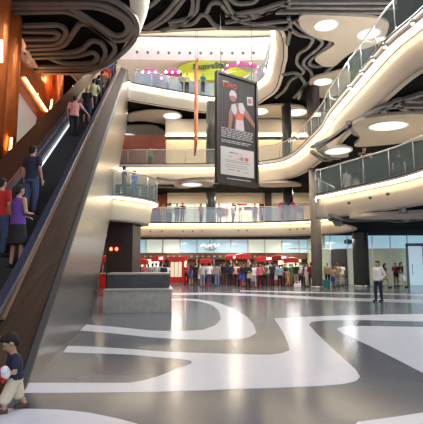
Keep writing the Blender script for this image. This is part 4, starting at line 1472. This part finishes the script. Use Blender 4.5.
# ---- man and others standing out in the open on the right
person(at(379, 301.5, 0), -55, 'pocket', 'white/long', 'navy/trousers', 'hair/short', 'man in white shirt and navy trousers standing alone on the open floor', 1.72)
person(at(385.5, 287.8, 0), 60, 'walk', 'brown/short', 'khaki/mini', 'hair/long', 'woman in brown top carrying a black bag behind the lone man', 1.66)
person(at(396.5, 287, 0), -15, 'fold', 'darkred/short', 'khaki/trousers', 'hair/short', 'person in dark red top and khaki trousers walking as a pair', 1.70)
person(at(402, 287.4, 0), 35, 'walk', 'black/short', 'white/shorts', 'hair/tail', 'person in black top and white shorts walking beside the dark red top', 1.74)
PLACED += [v2(at(379, 301.5, 0))]

# ---- crowd, nearest first
crowd(248, 290.2, 10, 'fold', 'black/long', 'black/trousers', 'brown/short', 'person in black holding a brown bag, standing foremost of the crowd', 1.72)
crowd(260.5, 287.6, -20, 'phone', 'pink/long', 'black/trousers', 'hair/long', 'person in bright pink top and black trousers', 1.66)
crowd(311.5, 287.6, 170, 'fold', 'darkred/long', 'black/trousers', 'hair/short', 'person in dark red top against the tall grey column', 1.72)
crowd(202.5, 287, 175, 'stand', 'lightgrey/short', 'palejeans/trousers', 'hair/short', 'person in light grey shirt and pale jeans, first of three seen from behind', 1.70)
crowd(209, 286.4, 180, 'stand', 'white/short', 'jeans/trousers', 'hair/short', 'person in white shirt and dark jeans, middle of three seen from behind', 1.72)
crowd(217, 286.2, 185, 'stand', 'grey/short', 'palejeans/trousers', 'hair/short', 'person in grey shirt and pale jeans, last of three seen from behind', 1.70)
crowd(230, 286, 200, 'pocket', 'navy/long', 'black/trousers', 'hair/short', 'person in navy shirt and black trousers before the tall red stall', 1.74)
crowd(237, 286, 190, 'stand', 'white/long', 'black/trousers', 'hair/short', 'person in long white shirt and black trousers', 1.68)
crowd(243.5, 286.8, 15, 'stand', 'navy/long', 'blue/skirt', 'hair/short', 'person in navy top with bright blue skirt beside the white shirt', 1.66)
crowd(253.5, 288, 10, 'walk', 'white/short', 'palejeans/skirt', 'hair/long', 'woman in white top and pale blue skirt', 1.62)
crowd(256.5, 287.2, -10, 'stand', 'black/short', 'red/trousers', 'hair/short', 'person in bright red trousers beside the pink top', 1.68)
crowd(268.3, 284.8, 170, 'stand', 'white/short', 'jeans/trousers', 'hair/short', 'tall person in white shirt and jeans below the white sign', 1.76)
crowd(272.3, 284.8, 200, 'stand', 'navy/short', 'black/trousers', 'hair/short', 'person in navy beside the tall white shirt', 1.74)
crowd(277, 285, -30, 'stand', 'lightgrey/short', 'lightgrey/dress', 'hair/short', 'woman in light grey dress with bare legs', 1.64)
crowd(265, 285, 150, 'fold', 'olive/short', 'black/trousers', 'hair/short', 'person in olive green top behind the pink top', 1.68)
crowd(282.5, 286, 70, 'fold', 'red/short', 'brown/trousers', 'hair/short', 'person in red top near the round-topped stall', 1.60)
crowd(288, 286.5, 110, 'walk', 'tan/short', 'khaki/shorts', 'brown/short', 'small person in tan clothes before the round-topped stall', 1.25)
crowd(293, 285, 20, 'stand', 'white/none', 'black/trousers', 'hair/long', 'woman in white sleeveless top near the round-topped stall', 1.64)
crowd(296.3, 285.4, 160, 'stand', 'black/short', 'grey/trousers', 'hair/short', 'person in black top and grey trousers by the white shirt', 1.70)
crowd(300.5, 285.5, -70, 'stand', 'white/short', 'black/trousers', 'hair/short', 'tall person in white shirt and black trousers near the tall column', 1.76)
crowd(307.5, 287, -60, 'stand', 'pale/long', 'cream/trousers', 'hair/short', 'person in pale top and cream trousers facing the dark red top', 1.66)
crowd(328, 287.2, 170, 'stand', 'lightgrey/long', 'black/trousers', 'greyhair/short', 'grey-haired person with a tan shoulder bag past the tall column', 1.72)
crowd(333.5, 287, 160, 'stand', 'tan/short', 'blue/shorts', 'brown/short', 'boy in tan shirt and bright blue shorts', 1.42)
crowd(338, 286.6, 175, 'fold', 'khaki/long', 'grey/trousers', 'brown/short', 'person in khaki jacket pushing a wire trolley', 1.68)
crowd(342.5, 285.8, 190, 'stand', 'cream/short', 'khaki/trousers', 'hair/short', 'person in cream shirt in front of the dark doorway', 1.66)
crowd(191, 285, 180, 'stand', 'blue/none', 'blue/mini', 'hair/long', 'girl in bright blue dress with bare legs beside the red booth', 1.58)
crowd(186.5, 284.6, 10, 'fold', 'red/short', 'black/trousers', 'hair/short', 'person in red top next to the red booth', 1.68)
crowd(195.5, 285, 190, 'stand', 'black/short', 'black/trousers', 'hair/short', 'person all in black beside the blue dress', 1.70)
crowd(199, 284.5, 150, 'fold', 'rose/short', 'white/skirt', 'hair/long', 'woman in rose top and white skirt behind the pale jeans', 1.60)
crowd(224, 284.8, 20, 'stand', 'black/long', 'brown/trousers', 'hair/short', 'person in black top before the small red stall', 1.72)
crowd(213, 284.2, 0, 'phone', 'rose/short', 'black/trousers', 'hair/long', 'woman in rose top facing us between two backs', 1.62)
crowd(221, 284, 5, 'stand', 'red/short', 'jeans/trousers', 'hair/short', 'person in red shirt and jeans behind the grey shirt', 1.66)
crowd(184, 283.8, 20, 'stand', 'black/short', 'jeans/trousers', 'hair/short', 'person in black shirt half hidden by the red booth', 1.66)
for u, hd, po, tp_c, bt, hr, lab in (
        (111, 30, 'stand', 'grey/short', 'black/trousers', 'hair/short', 'person in grey behind the plinth beside the steel side'),
        (117, 10, 'fold', 'brown/short', 'black/trousers', 'hair/short', 'person in dark brown top behind the plinth'),
        (121.5, 0, 'stand', 'black/short', 'black/trousers', 'hair/long', 'person with long black hair behind the dark end of the plinth'),
        (131, 170, 'stand', 'white/short', 'jeans/trousers', 'hair/short', 'person in white shirt behind the plinth beside the one in black'),
        (135, 180, 'pocket', 'black/long', 'black/trousers', 'hair/short', 'tall person in black behind the plinth'),
        (140.5, 20, 'stand', 'navy/short', 'black/trousers', 'hair/short', 'person in navy behind the small red stall by the plinth'),
        (144, -10, 'fold', 'pink/short', 'black/trousers', 'hair/long', 'person in pink behind the middle of the plinth'),
        (148, 170, 'stand', 'grey/short', 'navy/trousers', 'hair/short', 'person in mid grey shirt behind the middle of the plinth'),
        (152, 200, 'stand', 'lightgrey/short', 'jeans/trousers', 'hair/short', 'person in light grey shirt behind the right half of the plinth'),
        (155.8, 180, 'stand', 'pale/short', 'black/trousers', 'hair/short', 'person in off-white shirt and black trousers behind the plinth'),
        (160.3, 160, 'stand', 'skyblue/short', 'black/trousers', 'hair/short', 'person in sky blue shirt behind the plinth'),
        (163.6, 180, 'stand', 'navy/long', 'navy/trousers', 'hair/short', 'person in dark navy behind the end of the plinth'),
        (167, 195, 'stand', 'white/short', 'white/trousers', 'hair/short', 'person all in white just past the end of the plinth')):
    crowd(u, 286.5 + random.uniform(-1, 0.6), hd, po, tp_c, bt, hr, lab, h=1.64 + random.uniform(-0.05, 0.08))
for u, hd, tp_c, bt, lab in (
        (204.5, 0, 'black/long', 'black/trousers', 'person in black facing us behind the light grey shirt'), (226.5, 180, 'brown/short', 'jeans/trousers', 'person in brown top behind the navy shirt'),
        (234, 10, 'orange/short', 'black/trousers', 'person in orange top behind the long white shirt'), (240.5, 0, 'red/long', 'black/trousers', 'person in red long sleeves before the big red stall'),
        (251, 180, 'darkred/short', 'jeans/trousers', 'person in dark red behind the white top and pale skirt'), (263, 0, 'black/short', 'jeans/trousers', 'person in black shirt and jeans behind the olive top'),
        (274.5, 0, 'green/short', 'green/skirt', 'person in green behind the light grey dress'), (280, 180, 'skyblue/short', 'black/trousers', 'person in sky blue shirt behind the red top'),
        (285.5, 10, 'black/long', 'black/trousers', 'person in black long sleeves behind the small tan person'), (290.5, 170, 'green/long', 'olive/trousers', 'person in dark green behind the small tan person'),
        (303.8, 0, 'brown/short', 'black/trousers', 'person in brown shirt standing just before the tall column'), (345.5, 0, 'navy/short', 'black/trousers', 'person in navy inside the dark doorway')):
    crowd(u, 284.5, hd, 'stand', tp_c, bt, 'hair/short', lab, h=1.62 + random.uniform(-0.05, 0.08))


# ---- bags and carts
def bag(loc, d, m, label, name='handbag', rz=0.0):
    t = thing(name, label, 'bag', loc, rz)
    mb = MB()
    x, y, z = d[0] / 2, d[1] / 2, d[2]
    rings = []
    for zz, k in ((0, 0.85), (0.08 * z, 1.0), (0.7 * z, 0.96), (z, 0.75)):
        rings.append([Vector((x * k * sx * cx, y * k * sy * cy, zz)) for sx, sy, cx, cy in ((-1, -1, 1, .7), (-1, -1, .8, 1), (1, -1, .8, 1), (1, -1, 1, .7), (1, 1, 1, .7), (1, 1, .8, 1), (-1, 1, .8, 1), (-1, 1, 1, .7))])
    mb.loft(rings, m); mb.build('body', t)
    mb = MB(); mb.tube([Vector((x * 0.7 * cos(a), 0, z * 0.95 + z * 0.6 * sin(a))) for a in [pi * i / 8 for i in range(9)]], 0.012, m, 6); mb.build('strap', t)
    return t


def hold(u, v, dv, dep):
    """a point in front of a figure that stands at (u, v)"""
    p = at(u, v, 0)
    return p


def carried(key, off, d, m, label, name='handbag'):
    o = next(o for o in bpy.data.objects if key in o.get('label', '') and o.get('category') == 'person')
    R_ = Matrix.Rotation(o.rotation_euler.z, 4, 'Z')
    p = Vector(o.location) + R_ @ Vector(off)
    return bag(p, d, m, label, name, o.rotation_euler.z)


carried('woman in brown top', (0.31, 0.06, 0.55), (0.34, 0.14, 0.24), cloth(COLS['black']), 'black handbag carried by the woman in the brown top')
carried('dark red top and khaki', (0.0, -0.24, 0.72), (0.26, 0.12, 0.28), cloth(COLS['black']), 'black bag carried by the person in dark red top and khaki', 'shoulder_bag')
carried('foremost of the crowd', (0.03, -0.33, 0.74), (0.36, 0.14, 0.28), cloth(COLS['tan']), 'brown bag held by the foremost person in black')
carried('against the tall grey column', (0.33, -0.05, 0.58), (0.14, 0.46, 0.26), cloth(COLS['lightgrey']), 'white bag carried by the person in dark red against the column', 'tote_bag')
carried('grey-haired person', (0.0, 0.19, 0.95), (0.40, 0.14, 0.36), cloth(COLS['tan']), 'tan bag on the back of the grey-haired person', 'shoulder_bag')
carried('bright blue skirt', (-0.24, -0.06, 0.52), (0.30, 0.12, 0.26), cloth(COLS['blue']), 'blue bag held before the navy top in the crowd')
q = at(297.5, 287.6, 0); bag((q.x, q.y, 0.0), (0.5, 0.25, 0.28), cloth(COLS['white']), 'white bag set on the floor before the white-shirted person', 'carrier_bag')
q = at(326.6, 288.4, 0)
t = thing('suitcase', 'dark green wheeled suitcase beside the grey-haired person', 'suitcase', (q.x, q.y, 0))
mb = MB(); mb.loft([[Vector((sx * 0.19 * k, sy * 0.12 * k, z)) for sx, sy in ((-1, -1), (1, -1), (1, 1), (-1, 1))] for z, k in ((0.05, 0.92), (0.08, 1), (0.54, 1), (0.58, 0.92))], cloth(COLS['teal'])); mb.build('shell', t)
for sx in (-1, 1):
    mb = MB(); mb.cyl((sx * 0.14 - 0.015, 0.06, 0.03), (sx * 0.14 + 0.015, 0.06, 0.03), 0.03, 0.03, rail_dark, 10); mb.build('wheel', t)
mb = MB(); mb.tube([Vector((-0.1, 0.08, 0.55)), Vector((-0.1, 0.08, 0.95)), Vector((0.1, 0.08, 0.95)), Vector((0.1, 0.08, 0.55))], 0.012, steel, 6); mb.build('handle', t)
q = at(341, 288.4, 0)
t = thing('trolley', 'grey wire trolley pushed by the person in the khaki jacket', 'trolley', (q.x, q.y, 0), radians(10))
for z in (0.3, 0.42, 0.54, 0.66):
    mb = MB(); mb.tube([Vector((x, y, z)) for x, y in ((-.3, -.22), (.3, -.22), (.3, .22), (-.3, .22), (-.3, -.22))], 0.012, steel, 6); mb.build('basket_wire', t)
for x in (-0.3, 0, 0.3):
    for y in (-0.22, 0.22):
        mb = MB(); mb.cyl((x, y, 0.1 if x else 0.3), (x, y, 0.66), 0.012, 0.012, steel, 6); mb.build('upright', t)
for x in (-0.3, 0.3):
    for y in (-0.22, 0.22):
        mb = MB(); mb.cyl((x - 0.02, y, 0.05), (x + 0.02, y, 0.05), 0.05, 0.05, rail_dark, 10); mb.build('wheel', t)
mb = MB(); mb.tube([Vector((-0.3, 0.22, 0.66)), Vector((-0.3, 0.36, 0.95)), Vector((0.3, 0.36, 0.95)), Vector((0.3, 0.22, 0.66))], 0.015, steel, 6); mb.build('handle', t)

# ---- riders on the escalator
RD = []


def rider(u, v, head, *a, w=None, **kw):
    p = esc_spot(u, v, w)
    RD.append(p)
    return person(p, 189 + head, *a, **kw)


rider(29, 222, -25, 'stand', 'navy/short', 'jeans/trousers', 'hair/short', 'man in navy shirt and jeans standing on the lower escalator', h=1.74)
rider(14, 277, -40, 'fold', 'purple/none', 'black/skirt', 'hair/tail', 'woman in purple sleeveless top and black skirt low on the escalator', h=1.64)
rider(12, 262, -25, 'stand', 'red/short', 'jeans/trousers', 'hair/short', 'person in red top and jeans half cut off beside the purple top on the escalator', h=1.62, w=1.42)
rider(77, 141, 5, 'rail', 'rose/short', 'black/trousers', 'hair/short', 'person in pink shirt reaching for the escalator handrail', h=1.70, w=1.3)
rider(86.5, 126, -15, 'stand', 'black/short', 'navy/shorts', 'blond/short', 'person in black with orange-blond hair on the escalator', h=1.70)
rider(93, 116, 10, 'pocket', 'lemon/short', 'black/trousers', 'hair/short', 'person in pale yellow-green shirt on the escalator', h=1.78)
for u, v, tp_c, bt, hr, lab, h in (
        (99.5, 109, 'black/short', 'black/trousers', 'hair/short', 'person in black just above the pale yellow-green shirt', 1.72),
        (104, 102, 'brown/short', 'black/trousers', 'hair/short', 'person in brown below the dark-dressed riders on the upper escalator', 1.70),
        (103, 97, 'orange/short', 'black/trousers', 'hair/short', 'person in orange on the upper escalator', 1.66),
        (110, 92, 'red/short', 'black/trousers', 'hair/short', 'person in bright red on the upper escalator', 1.70),
        (106, 89, 'green/short', 'navy/trousers', 'hair/short', 'person in green on the upper escalator beside bright red', 1.72),
        (112.5, 86, 'blue/short', 'black/trousers', 'hair/short', 'person in blue near the top of the escalator', 1.70),
        (111, 82, 'navy/short', 'navy/trousers', 'hair/short', 'person in dark navy near the escalator top', 1.70),
        (118, 79, 'black/long', 'black/trousers', 'hair/short', 'topmost rider, dressed in black, at the escalator top', 1.74)):
    rider(u, v, random.uniform(-20, 20), random.choice(['stand', 'fold', 'pocket']), tp_c, bt, hr, lab, h=h)

# ---- people on the balconies
q = at(366, 182.5, Z1)
q = q + Vector((0.08, 0.62, 0))
person((q.x, q.y, Z1 - 0.02), 10, 'lean', 'black/short', 'black/trousers', 'hair/short', 'person in black leaning on the first-floor balcony rail', 1.70)
p = atY(398.5, 160, 19.5)
person((p.x, p.y, Z1 - 0.02), 150, 'stand', 'black/short', 'black/trousers', 'hair/short', 'dark-haired person behind the balcony glass, standing apart from the leaning person', 1.7)
p = atY(346, 160, 22.5)
person((p.x, p.y, Z1 - 0.02), 200, 'stand', 'grey/short', 'grey/trousers', 'hair/short', 'person in grey deeper on the balcony beside the round column', 1.5)
for u, tp_c, bt, hd, lab in ((158, 'red/short', 'black/trousers', 0, 'person in red at the far gallery rail nearest the landing'), (163.5, 'yellow/short', 'cream/trousers', 10, 'person in yellow at the far first-floor gallery rail'), (170, 'white/short', 'jeans/trousers', 180, 'person in white at the far first-floor gallery rail'),
                             (177, 'black/short', 'black/trousers', 0, 'person in black at the far first-floor gallery rail'), (182.5, 'darkred/short', 'black/trousers', 5, 'person in dark red at the far first-floor gallery rail'), (219, 'brown/short', 'khaki/trousers', -30, 'person in brown before the bright first-floor shop'),
                             (201, 'pink/short', 'black/trousers', 40, 'person in pink before the pale green shop window'), (233, 'white/short', 'black/trousers', 60, 'person in white before the bright first-floor shop'), (255, 'red/short', 'black/trousers', 20, 'person in red before the bright first-floor shop')):
    p = atY(u, 210, 36.0 + 0.55 * (int(u) % 2))
    person((p.x, p.y, Z1 - 0.02), hd, 'stand', tp_c, bt, 'hair/short', lab, 1.68)
p = at(120, 200, Z1)
person((-4.55, 22.6, Z1 - 0.02), 120, 'stand', 'black/short', 'black/trousers', 'hair/short', 'person in black on the small landing beside the steel side', 1.7)
person((-4.15, 23.3, Z1 - 0.02), 60, 'fold', 'blue/short', 'jeans/trousers', 'hair/short', 'person in bright blue on the small curved landing', 1.6)
p = atY(150, 160, 36.6)
person((p.x, p.y, Z2 - 0.02), 0, 'stand', 'olive/short', 'black/trousers', 'hair/short', 'person in olive before the brick wall on the second floor', 1.7)
for u, tp_c, hd, lab in ((146, 'skyblue/short', 30, 'person in sky blue before the magenta third-floor stall'), (156, 'navy/short', 0, 'person in navy between the magenta third-floor stalls'), (167, 'white/short', 200, 'person in white on the third floor by the stalls'),
                         (181, 'grey/short', 180, 'person in grey under the lime green sign'), (187, 'lemon/short', 0, 'person in pale green under the lime green sign'), (203, 'teal/short', 20, 'person in teal under the lime green sign')):
    p = atY(u, 85, 37.9)
    person((p.x, p.y, Z3 - 0.02), hd, 'stand', tp_c, 'black/trousers', 'hair/short', lab, 1.7)


# ================================================================== LIGHTS
wd = bpy.data.worlds.new('world'); S.world = wd; wd.use_nodes = True
bg = wd.node_tree.nodes['Background']
bg.inputs[0].default_value = (0.80, 0.88, 1.0, 1)
bg.inputs[1].default_value = 1.15


def area(name, loc, size, power, col=(1, 0.9, 0.75), rot=(0, 0, 0), sy=None):
    l = bpy.data.lights.new(name, 'AREA')
    l.energy = power; l.color = col
    if sy:
        l.shape = 'RECTANGLE'; l.size = size; l.size_y = sy
    else:
        l.shape = 'DISK'; l.size = size
    o = bpy.data.objects.new(name, l); COL.objects.link(o)
    o.location = loc; o.rotation_euler = rot
    return o


def point(name, loc, power, col=(1, 0.85, 0.65), r=0.2):
    l = bpy.data.lights.new(name, 'POINT')
    l.energy = power; l.color = col; l.shadow_soft_size = r
    o = bpy.data.objects.new(name, l); COL.objects.link(o); o.location = loc
    return o


# downlights of the high ceiling over the hall
for x, y in ((5.5, 19), (7, 26), (-1, 22), (12, 20)):
    area('ceiling_lamp', (x, y, 15.0), 1.5, 800, (1, 0.97, 0.94))
# storey lamps
for x in (-8, -3, 2, 7):
    area('gallery_lamp', (x, 38, 8.0), 1.2, 160, (1, 0.82, 0.6))
    area('gallery_lamp', (x, 38, 3.6), 1.2, 130, (1, 0.9, 0.8))
    area('gallery_lamp', (x, 38.5, 15.2), 1.2, 90, (1, 0.82, 0.6))
    area('gallery_lamp', (x, 40, 20.2), 1.2, 120, (1, 0.9, 0.8))
for x, y in ((11, 19), (14, 26), (10, 30)):
    area('balcony_lamp', (x, y, 7.8), 1.2, 220, (1, 0.9, 0.75))
    area('balcony_lamp', (x, y + 2, 3.4), 1.2, 120, (0.95, 0.97, 1))
for x in (-6, 0, 5):
    point('upper_fill', (x, 34, 22.5), 520, (0.93, 0.96, 1.0), 0.6)  # fill points added to whiten the upper opening, no fixture
# copper wall uplights
for s, z in ((10, 5.5), (15, 9), (20, 13), (25, 16)):
    point('copper_uplight', E(s, 4.75, z - 1.5), 85, (1, 0.62, 0.3), 0.15)

for o in [o for o in bpy.data.objects if o.type == 'FONT']:
    me = bpy.data.meshes.new_from_object(o.evaluated_get(bpy.context.evaluated_depsgraph_get()))
    n = bpy.data.objects.new('lettering', me); COL.objects.link(n)
    n.parent = o.parent; n.location = o.location; n.rotation_euler = o.rotation_euler
    bpy.data.objects.remove(o)

S.render.film_transparent = False
S.view_settings.view_transform = 'Standard'
S.view_settings.look = 'None'
S.view_settings.gamma = 1
S.view_settings.use_curve_mapping = False
S.view_settings.exposure = 0.0
S.cycles.use_denoising = True
S.cycles.max_bounces = 8
S.cycles.transparent_max_bounces = 16
